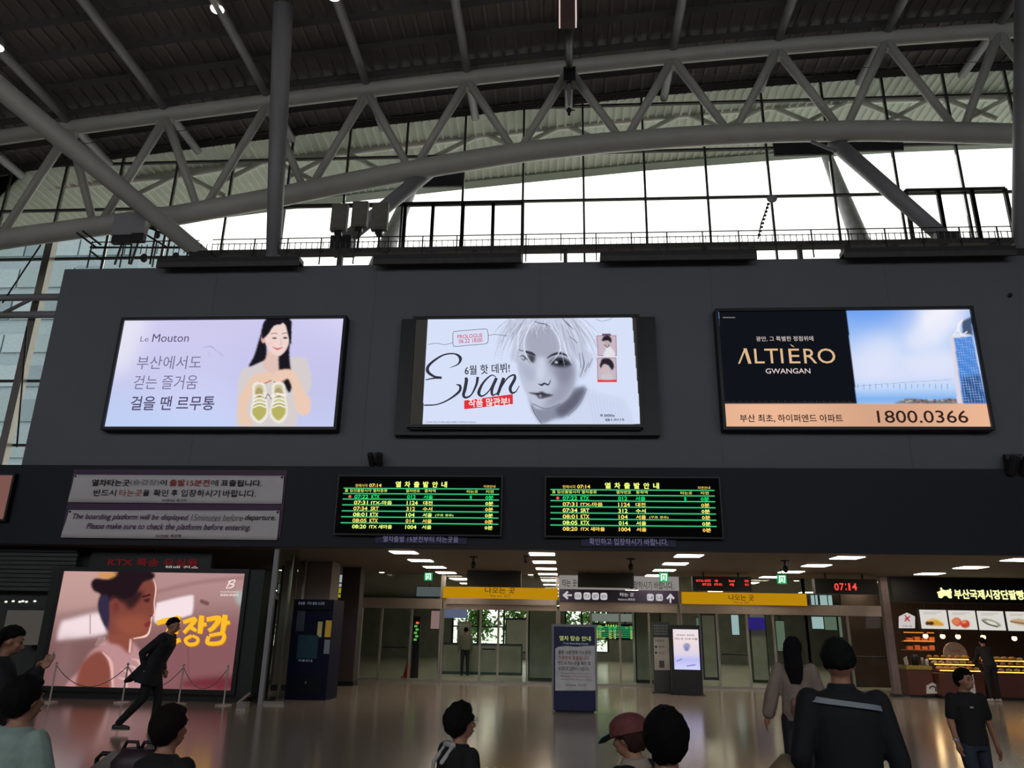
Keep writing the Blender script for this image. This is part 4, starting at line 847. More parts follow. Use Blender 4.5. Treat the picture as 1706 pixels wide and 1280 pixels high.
t = hang('hanging clock board with red digits 07:14', 1358, 965, 1462, 990, 22.8, 'clock_board'); [text(c_, (a_, 972, b_, 984), 22.79, red, t, bold=.02, name='digit') for c_, a_, b_ in (('0', 1390, 1397.5), ('7', 1399, 1406), (':', 1408.5, 1410), ('1', 1413.5, 1416.5), ('4', 1419.5, 1427.5))]
MB().box(at(1388, 978, 22.79).x, at(1430, 978, 22.79).x, 22.792, 22.8, at(1409, 987, 22.79).z, at(1409, 969, 22.79).z).build('digit_window', mat('clock_window', (30, 12, 12), .3), t)
m_exg = emat('exit_green', (20, 160, 84), 1.1); m_exw = emat('exit_white', (225, 255, 235), 1.2)
for i, (x, y, s, l) in enumerate(((713.5, 961, 6.5, 'green running man exit sign, the left one'), (1106, 962, 7.5, 'green running man exit sign, the middle one'), (1303, 965.5, 7.5, 'green running man exit sign, the right one'))):
    Y = 21.5; r = crect(x-s, y-s, x+s, y+s, Y); t = T('exit_sign', l, 'sign', ((r[0]+r[1])/2, Y, r[2]), 'green exit signs')
    MB().box(r[0], r[1], Y, Y+.06, r[2], r[3]).build('lit_panel', m_exg, t); MB().tube([((r[0]+r[1])/2, Y+.03, r[3]), ((r[0]+r[1])/2, Y+.03, 3.33)], .012, 6).build('hanger', m_black, t)
    k = s/10
    mb = MB()
    for poly in ([(-7, -8), (7, -8), (7, 8), (4, 8), (4, -5), (-4, -5), (-4, 8), (-7, 8)],): mb.ppoly([(x+a*k, y+b*k) for a, b in poly], Y-.006, Y-.002)
    mb.build('door_symbol', m_exw, t); mb = MB()
    mb.ppoly([(x+(a)*k, y+b*k) for a, b in ((-1, -4), (1.5, -4), (1.5, -2), (-1, -2))], Y-.01, Y-.007)
    mb.ppoly([(x+a*k, y+b*k) for a, b in ((-3, -1.5), (2, -1.5), (1.5, 2), (3, 7), (1.2, 7), (0, 3), (-2.5, 7), (-4, 6), (-1.5, 2), (-2, 0), (-3.5, 1))], Y-.01, Y-.007); mb.build('runner_symbol', m_exw, t)
for i, (x, y, Y, l) in enumerate(((789, 931, 19, 'small dark dome camera hanging under the low ceiling above the left exit door'), (876, 930, 18.6, 'tiny dark camera under the low ceiling right of the left dome camera'), (1051, 936, 19, 'small dark dome camera under the low ceiling above the middle door'), (1308, 941, 19, 'small dark dome camera under the low ceiling above the right exit sign'))):
    p = at(x, y, Y); t = T('ceiling_camera', l, 'camera', (p.x, Y, 3.33), 'cameras under the low ceiling')
    s = .6 if i == 1 else 1; z = 3.33
    MB().tube([(p.x, Y, z), (p.x, Y, z-.03)], .1*s, 12).build('mount_plate', m_black, t); MB().tube([(p.x, Y, z-.03), (p.x, Y, z-.14*s)], .03, 8).build('stem', m_black, t); MB().ell((p.x, Y, z-.2*s), (.07*s, .07*s, .09*s), 12, 8).build('camera_dome', m_black, t, True)
# ---------------------------------------------------------------- things beyond the glass
Y = 32.; r = crect(983, 1040, 1057, 1066, Y)
t = board('far departure board with green rows seen through the middle door', crect(985, 1041, 1056, 1065, Y), r, 0, Y, 'departure_board')
t['group'] = 'departure boards inside'
for k in (.2, .8): x = r[0]+(r[1]-r[0])*k; MB().tube([(x, Y+.07, r[3]), (x, Y+.07, 3.33)], .03, 8).build('hanger', m_black, t)
t = sign('lit_notice', 'pale lettered board above the far departure board', 984, 1023, 1058, 1036, emat('pale_lit', (150, 152, 146), .7), 31.9)
MB().tube([(t.location.x, 31.93, 2.6), (t.location.x, 31.93, 3.33)], .02, 6).build('hanger', m_black, t)
e_lil = emat('lilac_lit', (120, 124, 160), .7)
t = sign('lit_notice', 'lilac lit board seen through the left door glass', 738, 1011, 778, 1030, e_lil, 33)
MB().tube([(t.location.x, 33.03, 2.), (t.location.x, 33.03, 3.33)], .02, 6).build('hanger', m_black, t)
def block(name, lab, px, py0, py1, w, m, Y, cat='cabinet', d=.5, base=True):
    p = at(px, py0, Y); t = T(name, lab, cat, (p.x, Y+d/2, 0)); z1 = p.z; z0 = 0 if base else at(px, py1, Y).z
    MB().box(p.x-w/2, p.x+w/2, Y, Y+d, z0, z1).build('body', m, t); MB().box(p.x-w/2+.05, p.x+w/2-.05, Y-.015, Y, z0+(.1 if base else .05), z1-.08).build('front_panel', MATS['dim_shop_panel'], t); return t
t = block('display_stand', 'tall dark display stand behind the left door glass', 862, 1030, 1088, 1., m_dark, 33, base=False)
for k in (-.4, .4): MB().box(t.location.x+k-.03, t.location.x+k+.03, 33.1, 33.3, 0, .75).build('leg', m_black, t)
block('ticket_machine', 'pale grey cabinet behind the left door', 773, 1036, 1066, .5, m_beige, 31, 'machine')
block('partition_screen', 'low teal glass partition behind the left door', 800, 1072, 1106, 3.2, mat('teal_glass_panel', (60, 82, 86), .3), 30, 'partition', .06)
block('dark_pillar', 'dark square pillar between the left and middle doors', 912, 1010, 1130, 1.3, mat('pillar_dark', (30, 34, 34), .4), 27.2, 'pillar', .9)
block('dark_pillar', 'dark square pillar right of the middle door', 1078, 1010, 1130, .9, mat('pillar_dark', (30, 34, 34), .4), 27.4, 'pillar', .9)
block('banded_pillar', 'slim pillar with blue band behind the right door', 1179, 1022, 1100, .55, mat('blue_band', (36, 34, 86), .5), 30, 'pillar')
block('banded_pillar', 'dark green pillar with violet top behind the right door', 1260, 1015, 1110, .6, mat('green_pillar', (44, 54, 34), .5), 29, 'pillar')
p = at(1260, 1040, 28.9); tag(MB().box(p.x-.28, p.x+.28, 28.8, 28.96, p.z-.18, p.z+.22).build('violet_sign', emat('violet_lit', (60, 44, 150), .7)), 'small violet lit sign on the green pillar', 'sign')
e_pale = emat('pale_window_glow', (190, 215, 220), .8); e_pg = emat('pale_green_glow', (130, 150, 128), .55)
for x0, y0, x1, y1, Y, m, l in ((1219, 1025, 1231, 1058, 34, e_pale, 'bright pale upright light box behind the right door'), (1351, 982, 1362, 1010, 36, e_pale, 'bright pale panel high behind the glass right of the right door'), (1366, 984, 1386, 1010, 36, e_pale, 'wide bright pale panel high behind the glass near the clock board'), (1353, 1028, 1372, 1048, 35, e_pale, 'pale lit shop panel behind the man in the navy jacket, left'), (1374, 1028, 1394, 1050, 35, e_pg, 'pale green lit shop panel behind the man in the navy jacket'), (1398, 1028, 1412, 1062, 35, e_pg, 'narrow greenish lit panel right of the jacket man'), (1162, 1030, 1172, 1110, 33, e_pg, 'narrow greenish panel beside the blue banded pillar'), (1294, 1035, 1308, 1085, 34, e_pg, 'tall greenish glass door panel left of the long-haired woman'), (466, 950, 480, 974, 24, e_pale, 'small pale lit panel left of the beige column'), (718, 1018, 732, 1048, 33, emat('pinkish_lit', (178, 140, 140), .7), 'pinkish lit poster behind the narrow glass left of the exit door'), (694, 978, 736, 994, 32, emat('pale_lit2', (110, 115, 118), .7), 'grey lit board high behind the glass under the exit sign')):
    r = crect(x0, y0, x1, y1, Y); t = T('light_box', l, 'sign', ((r[0]+r[1])/2, Y, r[2])); MB().box(r[0]-.03, r[1]+.03, Y+.02, Y+.12, r[2]-.03, r[3]+.03).build('case', m_dark, t); MB().box(r[0], r[1], Y, Y+.02, r[2], r[3]).build('lit_face', m, t); MB().tube([((r[0]+r[1])/2, Y+.07, r[3]), ((r[0]+r[1])/2, Y+.07, 3.33)], .02, 6).build('hanger', m_black, t)
p = fl(702, 1122); t = T('traffic_cone', 'small red cone on the floor behind the left glass', 'cone', (p.x, 27.5, 0)); MB().tube([(p.x, 27.5, .03), (p.x, 27.5, .6)], [.16, .03], 14).build('cone_body', mat('cone_red', (200, 50, 40), .5), t, True); MB().box(p.x-.2, p.x+.2, 27.3, 27.7, 0, .03).build('cone_base', mat('cone_red', (200, 50, 40), .5), t)
p = at(694, 1050, 27.2); t = T('info_post', 'slim post with green and red lit symbols behind the left glass', 'sign', (p.x, 27.2, 0)); MB().box(p.x-.12, p.x+.12, 27.2, 27.3, 0, p.z+.45).build('post', m_dark, t)
for k in range(6): MB().box(p.x-.08+.05*(k % 2), p.x+.02+.05*(k % 2), 27.18, 27.2, p.z-.35+k*.11, p.z-.28+k*.11).build('lit_symbol', emat('small_green', (110, 190, 90), 1.) if k < 5 else emat('small_red', (240, 90, 60), 1.5), t)
# ---------------------------------------------------------------- left side of the low hall
col = T('beige_column', 'beige square column behind the dark blue machine', 'column', (at(530, 960, 21).x, 21.2, 0)); r = crect(514, 925, 552, 1000, 21); MB().box(r[0], r[1], 21, 21.8, 0, 3.33).build('column_shaft', m_beige, col)
MB().box(r[0]-.03, r[1]+.03, 20.97, 21.83, 0, .15).build('column_base', m_dark, col)
col = T('dark_column', 'dark brown column between the beige column and the glass', 'column', (at(586, 980, 23).x, 23, 0)); x = at(584, 980, 23).x; MB().box(x-.28, x+.28, 23, 23.5, 0, 3.33).build('column_shaft', mat('column_brown', (52, 42, 44), .6), col); MB().box(x-.3, x+.3, 22.98, 23.52, 0, .12).build('column_base', m_black, col)
# glass screen wall running back at the left
w = MB().box(at(433, 1170, 17.3).x-.05, at(433, 1170, 17.3).x+.05, 17.3, 17.4, 0, 3.33).build('window_5', m_steel2, kind='structure')
xq = at(433, 1170, 17.3).x
for k, y in enumerate((18.9, 20.5, 22.1, 23.7)): 
    MB().box(xq-.04+(y-17.3)*-.12, xq+.04+(y-17.3)*-.12, y-.04, y+.04, 0, 3.33).build('door_post', m_alu, w)
for k in range(4):
    y0 = 17.35+k*1.6; a, b = xq-(y0-17.3)*.12, xq-(y0+1.6-17.3)*.12
    MB().add([(a, y0, .05), (b, y0+1.55, .05), (b, y0+1.55, 3.3), (a, y0, 3.3), (a+.015, y0, .05), (b+.015, y0+1.55, .05), (b+.015, y0+1.55, 3.3), (a+.015, y0, 3.3)], [(0, 1, 2, 3), (7, 6, 5, 4), (0, 4, 5, 1), (1, 5, 6, 2), (2, 6, 7, 3), (3, 7, 4, 0)]).build('pane', g_door, w)
MB().box(xq-.02, at(486, 1060, 17.4).x, 17.35, 17.37, .04, 3.3).build('pane', g_door, w); MB().box(xq, at(486, 1060, 17.4).x, 17.33, 17.39, 0, .06).build('bottom_rail', m_alu, w)
MB().box(-12.6, -12.4, 18.2, 26.2, 0, 3.33).build('wall_shop_side', m_dim, kind='structure')
MB().box(-34, -11.4, 18.0, 18.2, 0, 3.33).build('wall_shop_front', mat('shop_dark', (50, 52, 50), .6), kind='structure')
MB().box(-12.4, gx(568), 26.0, 26.2, 0, 3.33).build('wall_shop_rear', mat('shop_dark', (50, 52, 50), .6), kind='structure')
for x0, y0, x1, y1, Y, m, l in ((447, 1000, 468, 1014, 24.5, e_pale, 'small grey lit panel deep behind the left glass'), (604, 1003, 632, 1120, 25.9, None, ''), ):
    if m is None: continue
    r = crect(x0, y0-40, x1, y1-44, Y); t = T('light_box', l, 'sign', ((r[0]+r[1])/2, Y, r[2])); MB().box(r[0], r[1], Y, Y+.05, r[2], r[3]).build('lit_face', emat('dim_lit', (110, 116, 116), .6), t); MB().box(r[0]-.03, r[1]+.03, Y+.05, Y+.1, r[2]-.03, r[3]+.03).build('case', m_dark, t); MB().tube([((r[0]+r[1])/2, Y+.07, r[3]), ((r[0]+r[1])/2, Y+.07, 3.33)], .015, 6).build('hanger', m_black, t)
t = T('lottery_sign', 'small orange lit round sign behind the left glass', 'sign', at(479, 984, 20)); p = at(479, 984, 20); MB().tube([p, p+Vector((0, .06, 0))], .09, 14).build('ring', emat('orange_lit', (226, 110, 50), 1.1), t); MB().tube([p-Vector((0, .01, 0)), p], .04, 10).build('core', emat('orange_core', (255, 220, 150), 1.3), t)
for i, (a, b, c, d) in enumerate(((508, 940, 521, 966), (502, 966, 518, 1000))):
    r = crect(a, b, c, d, 23); t = T('lit_poster', ('white and grey lit poster left of the beige column', 'yellow-green lit poster left of the beige column')[i], 'poster', ((r[0]+r[1])/2, 23, r[2])); MB().box(r[0], r[1], 23, 23.04, r[2], r[3]).build('poster_face', (emat('poster_pale', (150, 152, 140), .8), emat('poster_lime', (120, 122, 30), .8))[i], t)
    for k in range(4): MB().box(r[0]+.03, r[1]-.03, 22.99, 23, r[2]+.08+k*.09, r[2]+.11+k*.09).build('print_line', m_dark, t)
for i, (a, b, c, d) in enumerate(((563, 958, 576, 978), (563, 980, 583, 996))):
    r = crect(a, b, c, d, 25.8); t = T('lit_poster', ('white lit poster behind the glass right of the beige column', 'lime and orange lit poster right of the beige column')[i], 'poster', ((r[0]+r[1])/2, 25.8, r[2])); MB().box(r[0], r[1], 25.8, 25.84, r[2], r[3]).build('poster_face', (emat('poster_white', (170, 178, 178), .8), emat('poster_lime2', (160, 156, 24), .8))[i], t); MB().tube([((r[0]+r[1])/2, 25.82, r[3]), ((r[0]+r[1])/2, 25.82, 3.33)], .015, 6).build('hanger', m_black, t)
    MB().box(r[0]+.03, r[1]-.03, 25.79, 25.8, r[2]+.1, r[2]+.14).build('print_line', m_dark, t)
# dark blue machine
Y = 18.5; r = crect(486, 1000, 553, 1166, Y); x0, x1 = at(480, 1100, Y).x, at(548, 1100, Y).x
mb_ = mat('machine_navy', (7, 11, 40), .6, 0, .1, 6, 0, .15); t = T('vending_kiosk', 'tall dark blue kiosk machine with yellow sticker beside the glass', 'machine', ((x0+x1)/2, Y+.4, 0))
zt3 = at(520, 999, Y).z; MB().box(x0, x1, Y, Y+.9, 0, zt3).build('cabinet', mb_, t); MB().box(x0+.05, x1-.05, Y-.05, Y, zt3-.24, zt3-.02).build('header_panel', mat('machine_header', (12, 14, 24), .6, 0, .1, 6, 0, .15), t)
text('유실물 · 무인 물품 보관함', (497, 1003, 541, 1008), Y-.056, emat('dim_white_letter', (110, 116, 140), .8), t)
a, b = at(498, 1058, Y), at(528, 1098, Y); MB().box(a.x, b.x, Y-.02, Y, b.z, a.z).build('screen', mat('machine_screen', (40, 70, 84), .2), t)
a, b = at(496, 1018, Y), at(506, 1052, Y); MB().box(a.x, b.x, Y-.015, Y, b.z, a.z).build('vent_panel', mat('machine_grey', (50, 52, 70), .4), t)
for a, b, m in (((530, 1036), (535, 1062), mat('sticker_cream', (190, 186, 120), .5)), ((543, 1034), (554, 1062), mat('sticker_yellow', (222, 176, 40), .5)), ((541, 1066), (552, 1090), mat('sticker_pale', (120, 130, 140), .5))):
    p, q = at(*a, Y-.02), at(*b, Y-.02); q.x = min(q.x, x1-.01); MB().box(p.x, q.x, Y-.02, Y, q.z, p.z).build('sticker', m, t)
text('이용안내', (497, 1099, 520, 1103), Y-.02, MATS['dim_white_letter'], t)
MB().box(x0+.1, x1-.1, Y-.03, Y, .12, .5).build('lower_door', mat('machine_header', (12, 14, 24), .6, 0, .1, 6, 0, .15), t); MB().box(x0+.5, x1-.5, Y-.06, Y-.03, .36, .4).build('door_handle', m_alu, t)
# shutter and dim shop at the far left
t = T('roller_shutter', 'dim grey roller shutter above the shop at the far left', 'shutter', (-15, 17.7, 2.2))
for k in range(9): MB().box(-19, at(128, 940, 17.7).x, 17.66+.0*(k % 2), 17.72, 2.75-k*.1+.35, 2.83-k*.1+.35).build('slat', mat('shutter_grey', (58, 60, 58), .6), t)
MB().box(-19, at(128, 940, 17.7).x, 17.6, 17.8, 3.19, 3.33).build('shutter_box', m_dark, t)
for i, (a, b, c, d, l) in enumerate(((8, 1017, 38, 1060, 'wide dim grey poster panel at far left, behind the standing woman'), (41, 1017, 56, 1075, 'narrow dim grey poster panel at far left, beside the big screen'))):
    r = crect(a, b, c, d, 17.6); t = T('wall_poster', l, 'poster', ((r[0]+r[1])/2, 17.6, r[2])); MB().box(r[0], r[1], 17.6, 17.95, r[2], r[3]).build('poster_face', emat('dim_grey_poster', (78, 74, 70), .8), t); MB().box(r[0]-.03, r[1]+.03, 17.62, 17.9, r[2]-.04, r[2]).build('lower_rail', m_dark, t)
t = T('light_string', 'string of tiny white lights over the dim posters at the far left', 'light', at(10, 1003, 17.5))
for k, x in enumerate((10, 22, 33, 38, 44, 58)): MB().ell(at(x, 1003-(k % 2), 17.5), (.035, .03, .025), 8, 6).build('bulb', emat('string_glow', (220, 225, 215), 1.2), t, True)
MB().tube([at(-10, 1001, 17.52), at(20, 1002, 17.52), at(62, 1001, 17.52), at(62, 1001, 17.98)], .008, 5).build('cable', m_black, t); p = at(-10, 1001, 17.52); MB().tube([p, (p.x, 17.98, p.z)], .008, 5).build('cable', m_black, t)
# ---------------------------------------------------------------- chain barrier before the big screen
m_ch = mat('barrier_pale', (190, 180, 170), .4, .3); bp = []
for i, (x, y) in enumerate(((82, 1171), (203, 1172), (297, 1174), (372, 1176))):
    p = fl(x, y); bp.append(p); t = T('barrier_post', ('leftmost slim chain barrier post before the big screen', 'second slim chain post, behind the walking man', 'third slim chain post, right of the walking man', 'rightmost slim chain barrier post before the big screen')[i], 'post', p, 'chain barrier posts')
    MB().tube([p, p+Vector((0, 0, .025))], .17, 18).build('base', m_ch, t); MB().tube([p+Vector((0, 0, .02)), p+Vector((0, 0, .76))], .018, 8).build('pole', m_ch, t); MB().ell(p+Vector((0, 0, .78)), .03, 8, 6).build('knob', m_ch, t, True)
for i in range(3):
    a, b = bp[i]+Vector((0, 0, .74)), bp[i+1]+Vector((0, 0, .74)); pts = [a.lerp(b, k/14)-Vector((0, 0, .42*4*(k/14)*(1-k/14))) for k in range(15)]
    tag(MB().tube(pts, .009, 6).build('barrier_chain', mat('chain_grey', (120, 112, 106), .5), None, True), ('drooping chain between the first and second barrier posts', 'drooping chain behind the walking man', 'drooping chain between the third and last barrier posts')[i], 'chain', 'barrier chains')
# ---------------------------------------------------------------- standing signs in the hall
Y = fl(958, 1188).y; r = crect(922, 1044, 994, 1188, Y); x0, x1 = at(921, 1110, Y).x, at(993, 1110, Y).x; zt4 = at(958, 1043, Y).z
t = T('sign_kiosk', 'dark blue standing notice kiosk with white sheet in front of the middle door', 'sign', ((x0+x1)/2, Y+.2, 0)); navy = mat('kiosk_navy', (15, 25, 76), .4)
MB().box(x0, x1, Y, Y+.32, .04, zt4).build('cabinet', navy, t); MB().box(x0-.03, x1+.03, Y-.02, Y+.34, zt4-.02, zt4+.03).build('top_cap', m_steel2, t); MB().box(x0+.05, x1-.05, Y+.04, Y+.28, 0, .04).build('plinth', m_black, t)
for x in (x0, x1): MB().box(x-.02, x+.02, Y-.03, Y+.0, .04, zt4).build('side_trim', m_steel2, t)
ps = [(925, 1081), (930, 1078), (944, 1076.5), (960, 1078), (975, 1076.5), (992, 1076), (992, 1151), (925, 1151)]
MB().ppoly(ps, Y-.012, Y).build('notice_sheet', mat('notice_white', (214, 212, 214), .7), t)
text('열차 탑승 안내', (932, 1060, 984, 1068), Y-.006, emat('kiosk_yellow', (200, 210, 120), .7), t, bold=.01); text('Train Boarding Guide', (938, 1071, 980, 1075), Y-.006, emat('kiosk_pale', (150, 156, 180), .7), t)
for k, (s, m) in enumerate((('출발 15분전에 타는곳이', m_ink), ('전광판에 표출됩니다', m_inkred), ('반드시 타는곳을 확인 후', m_ink), ('승강장으로 입장하시기 바랍니다', m_ink))): text(s, (930, 1084+k*9, 984-(k % 2)*3, 1091+k*9), Y-.018, m, t, bold=.01)
for k, s in enumerate(('The boarding platform will be', 'displayed 15 minutes before', 'departure. Please make sure to check')): text(s, (934, 1121+k*5, 986, 1124.5+k*5), Y-.018, m_inkred if k == 1 else m_inkgrey, t)
text('KORAIL 부산역', (943, 1140, 976, 1144), Y-.018, m_ink, t)
Y = 23.2; x0, x1 = at(1088, 1090, Y).x, at(1117, 1090, Y).x; zt5 = at(1102, 1036, Y).z
t = T('poster_stand', 'slim dark poster stand with grey device leaflet, left of the lit kiosk', 'sign', ((x0+x1)/2, Y+.1, 0)); MB().box(x0, x1, Y, Y+.12, .03, zt5).build('stand_body', mat('stand_dark', (34, 38, 38), .4), t); MB().box(x0-.05, x1+.05, Y-.05, Y+.2, 0, .03).build('base', m_black, t)
a, b = at(1088.5, 1062, Y), at(1114, 1117, Y); MB().box(a.x, x1-.03, Y-.01, Y, b.z, a.z).build('poster_sheet', mat('poster_grey', (150, 146, 140), .6), t)
a, b = at(1098, 1101, Y), at(1107, 1113, Y); MB().box(a.x, b.x, Y-.02, Y-.01, b.z, a.z).build('device_print', mat('device_dark', (52, 52, 50), .5), t)
for k in range(4): text('보조배터리 대여 안내', (1089, 1041+k*4.6, 1112, 1044.5+k*4.6), Y-.004, emat('stand_letter', (110, 112, 108), .7), t)
for k in range(3): text(('이용방법', '● 결제', '● 반납')[k], (1091, 1066+k*10, 1106, 1070+k*10), Y-.014, m_ink, t)
Y = 22.6; x0, x1 = at(1119, 1090, Y).x, at(1168, 1090, Y).x; zt6 = at(1142, 1042, Y).z
t = T('digital_kiosk', 'black digital kiosk with glowing white and lilac screen beside the right door', 'display', ((x0+x1)/2, Y+.1, 0)); MB().box(x0, x1, Y, Y+.2, .02, zt6).build('cabinet', m_black, t); MB().box(x0-.04, x1+.04, Y-.06, Y+.3, 0, .02).build('base', m_black, t)
r = crect(1120.5, 1049, 1166, 1116, Y-.01); P = Pic(r[0]+.03, r[1]-.02, r[2], r[3], Y-.01, 46, 66); P.grad([(1048, (235, 225, 232)), (1066, (240, 222, 224)), (1090, (222, 212, 226)), (1100, (190, 190, 246)), (1118, (214, 216, 250))]); P.ell(1144, 1077, 6, 5, (150, 150, 190), 1); P.ell(1144, 1082, 4, 3, (120, 130, 190), 1); P.line([(1128, 1102), (1136, 1098)], 1.5, (110, 100, 200), 1); P.line([(1145, 1110), (1158, 1108)], 2, (130, 124, 200), 1); P.build('screen', t)
text('KORAIL 승차권', (1127, 1057, 1156, 1060), Y-.02, m_ink, t, bold=.01); text('타는곳 안내 어플', (1124, 1063, 1162, 1066.5), Y-.02, m_ink, t, bold=.01)
# ---------------------------------------------------------------- bakery
BY = 24.
x0 = at(1486, 985, BY-.1).x; r = crect(1486, 972, 1706, 1006, BY-.1); zs0, zs1 = at(1600, 1005, BY-.1).z, 3.33
t = T('shop_fascia', 'black bakery fascia with glowing pale yellow lettering and logo at right', 'sign', (x0+2, BY, zs0)); MB().box(x0, x0+9, BY-.1, BY+.2, zs0, zs1).build('fascia_panel', m_black, t)
gl = emat('shop_glow_letter', (250, 255, 170), 1.25); text('부산국제시장단팥빵', (1590, 983, 1706, 999), BY-.12, gl, t, bold=.03)
mb = MB(); c = [(1564, 996), (1563, 990), (1561, 987), (1566, 985), (1569, 982), (1575, 984), (1581, 983), (1586, 986), (1585, 990), (1586, 997), (1581, 997), (1578, 993), (1573, 993), (1569, 997)]; mb.ppoly(c, BY-.12, BY-.11); mb.build('logo_roll', gl, t)
for x, y in ((1568, 981), (1583, 983)): p = at(x, y, BY-.12); MB().ell(p, .03, 8, 6).build('logo_dot', gl, t)
xp = at(1483, 1070, BY).x; t = T('corner_post', 'light steel corner post between the glass and the bakery', 'post', (xp, BY, 0)); MB().box(xp-.1, xp+.1, BY-.1, BY+.1, 0, 3.33).build('post_shaft', mat('post_mauve', (120, 104, 104), .4, .4), t); MB().box(xp-.14, xp+.14, BY-.14, BY+.14, 0, .08).build('post_foot', m_dark, t)
MB().box(xp+.1, xp+9, 28, 28.2, 0, 3.33).build('wall_bakery_back', mat('bakery_back', (58, 40, 32), .7), kind='structure')
m_br = mat('counter_brown', (88, 44, 34), .5, 0, .1, 2)
xc0, xc1 = at(1514, 1140, BY).x, at(1564, 1140, BY-.3).x; zc1 = at(1550, 1110, BY).z
t = T('bakery_counter', 'low reddish brown counter with yellow edge at the left of the bakery', 'counter', ((xc0+xc1)/2, BY+.3, 0)); MB().box(xc0, xc1, BY, BY+.6, .06, zc1-.1).build('counter_body', m_br, t); MB().box(xc0-.02, xc1, BY-.03, BY+.63, zc1-.1, zc1).build('counter_top', mat('counter_edge', (150, 130, 60), .4), t); MB().box(xc0+.02, xc1, BY+.03, BY+.55, 0, .06).build('plinth', m_black, t)
m_wp = mat('white_plaque', (215, 212, 208), .5)
def pent(px, py, w, h, Y, lab, lit, par=None):
    t = T('house_plaque', lab, 'sign', at(px, py, Y)); pts = [(px-w, py+h), (px-w, py-h*.5), (px, py-h), (px+w, py-h*.5), (px+w, py+h)]
    MB().ppoly([(x+(y-py)*.1*0, y) for x, y in pts], Y, Y+.05).build('plaque_face', emat('plaque_lit', (215, 208, 206), .85) if lit else m_wp, t); return t
t = pent(1511.5, 1034, 13, 13, BY+.1, 'white house-shaped lit plaque with red emblem, left end of the bakery', True)
mb = MB(); [mb.ppoly([(1511.5+a, 1031+b) for a, b in q], BY+.085, BY+.095) for q in (((-5, -6), (-3, -6), (5, 4), (3, 5)), ((4, -5), (5, -3), (-3, 5), (-5, 4)), ((-4, -1), (3, -3), (3, -1), (-4, 1)))]; mb.build('emblem', emat('emblem_red', (180, 60, 70), .9), t); text('국제시장', (1503, 1042, 1520, 1045), BY+.085, m_ink, t); MB().tube([at(1511, 1021, BY+.12), (at(1511, 1021, BY+.12).x, BY+.12, 3.33)], .012, 6).build('hanger', m_black, t)
t = pent(1554, 1147, 9.5, 9, BY-.05, 'white house-shaped plaque on the brown counter front', False); mb = MB()
mb.tube([at(1554+5*math.cos(k), 1148+4.5*math.sin(k), BY-.06) for k in np.linspace(math.pi, 2*math.pi, 9)]+[at(1559, 1152, BY-.06)], .014, 6); mb.build('emblem', m_ink, t)
FD = [[((1541, 1040), (1545, 1034), (1556, 1031), (1566, 1035), (1573, 1042), (1560, 1043), (1548, 1042)), (214, 160, 60)], [((1585, 1036), (1592, 1029), (1600, 1032), (1602, 1040), (1594, 1044)), (206, 90, 50)], [((1636, 1033), (1640, 1031), (1655, 1034), (1667, 1041), (1664, 1045), (1648, 1042)), (150, 146, 130)], [((1683, 1034), (1698, 1031), (1714, 1037), (1712, 1043), (1692, 1040)), (200, 170, 130)]]
mp = ((1532.5, 1580), (1580.5, 1628), (1628.5, 1675), (1676.5, 1724)); Ym = BY+.2
for i, (a, b) in enumerate(mp):
    y0, y1 = 1016.5+i*1., 1048+i*1.2; r = crect(a+1, y0, b-1.5, y1, Ym); t = T('menu_board', ('leftmost lit menu panel with a cut loaf picture above the bakery', 'second lit menu panel with two red buns', 'third lit menu panel with a grey-green roll', 'fourth lit menu panel, cut by the right edge')[i], 'sign', ((r[0]+r[1])/2, Ym, r[2]), 'lit menu panels')
    MB().box(r[0]-.03, r[1]+.03, Ym+.02, Ym+.1, r[2]-.03, r[3]+.03).build('panel_frame', m_dark, t)
    for k in (.25, .75): x = r[0]+(r[1]-r[0])*k; MB().tube([(x, Ym+.06, r[3]), (x, Ym+.06, 3.33)], .015, 6).build('hanger', m_black, t)
    P = Pic(r[0], r[1], r[2], r[3], Ym, 60, 42); P.fill((226, 222, 214)); poly, c = FD[i]; P.poly(poly, c, .8)
    if i == 0: P.ell(1551, 1039, 5, 3, (70, 40, 40), .6); P.ell(1545, 1039, 3, 3, (60, 50, 30), .6); P.line([(1548, 1034), (1560, 1033), (1570, 1038)], 2, (240, 200, 100), .8)
    if i == 1: P.ell(1608, 1040, 8, 7, (200, 70, 44), .8); P.ell(1593, 1036, 6, 5, (226, 130, 80), 1); P.ell(1606, 1037, 4, 2, (240, 150, 110), 1)
    if i == 2: P.poly([(1642, 1034), (1656, 1037), (1662, 1042), (1650, 1040)], (230, 226, 212), .6); P.line([(1636, 1034), (1645, 1040), (1662, 1045)], 1.6, (60, 56, 50), .6)
    if i == 3: P.line([(1684, 1036), (1712, 1040)], 2, (120, 90, 60), .8)
    for k in range(2): P.line([(a+6, y0+4+k*2.4), (b-12-k*8, y0+4+k*2.4)], .8, (170, 165, 160), .5)
    P.build('menu_face', t, picmat('menu_picture', .9))
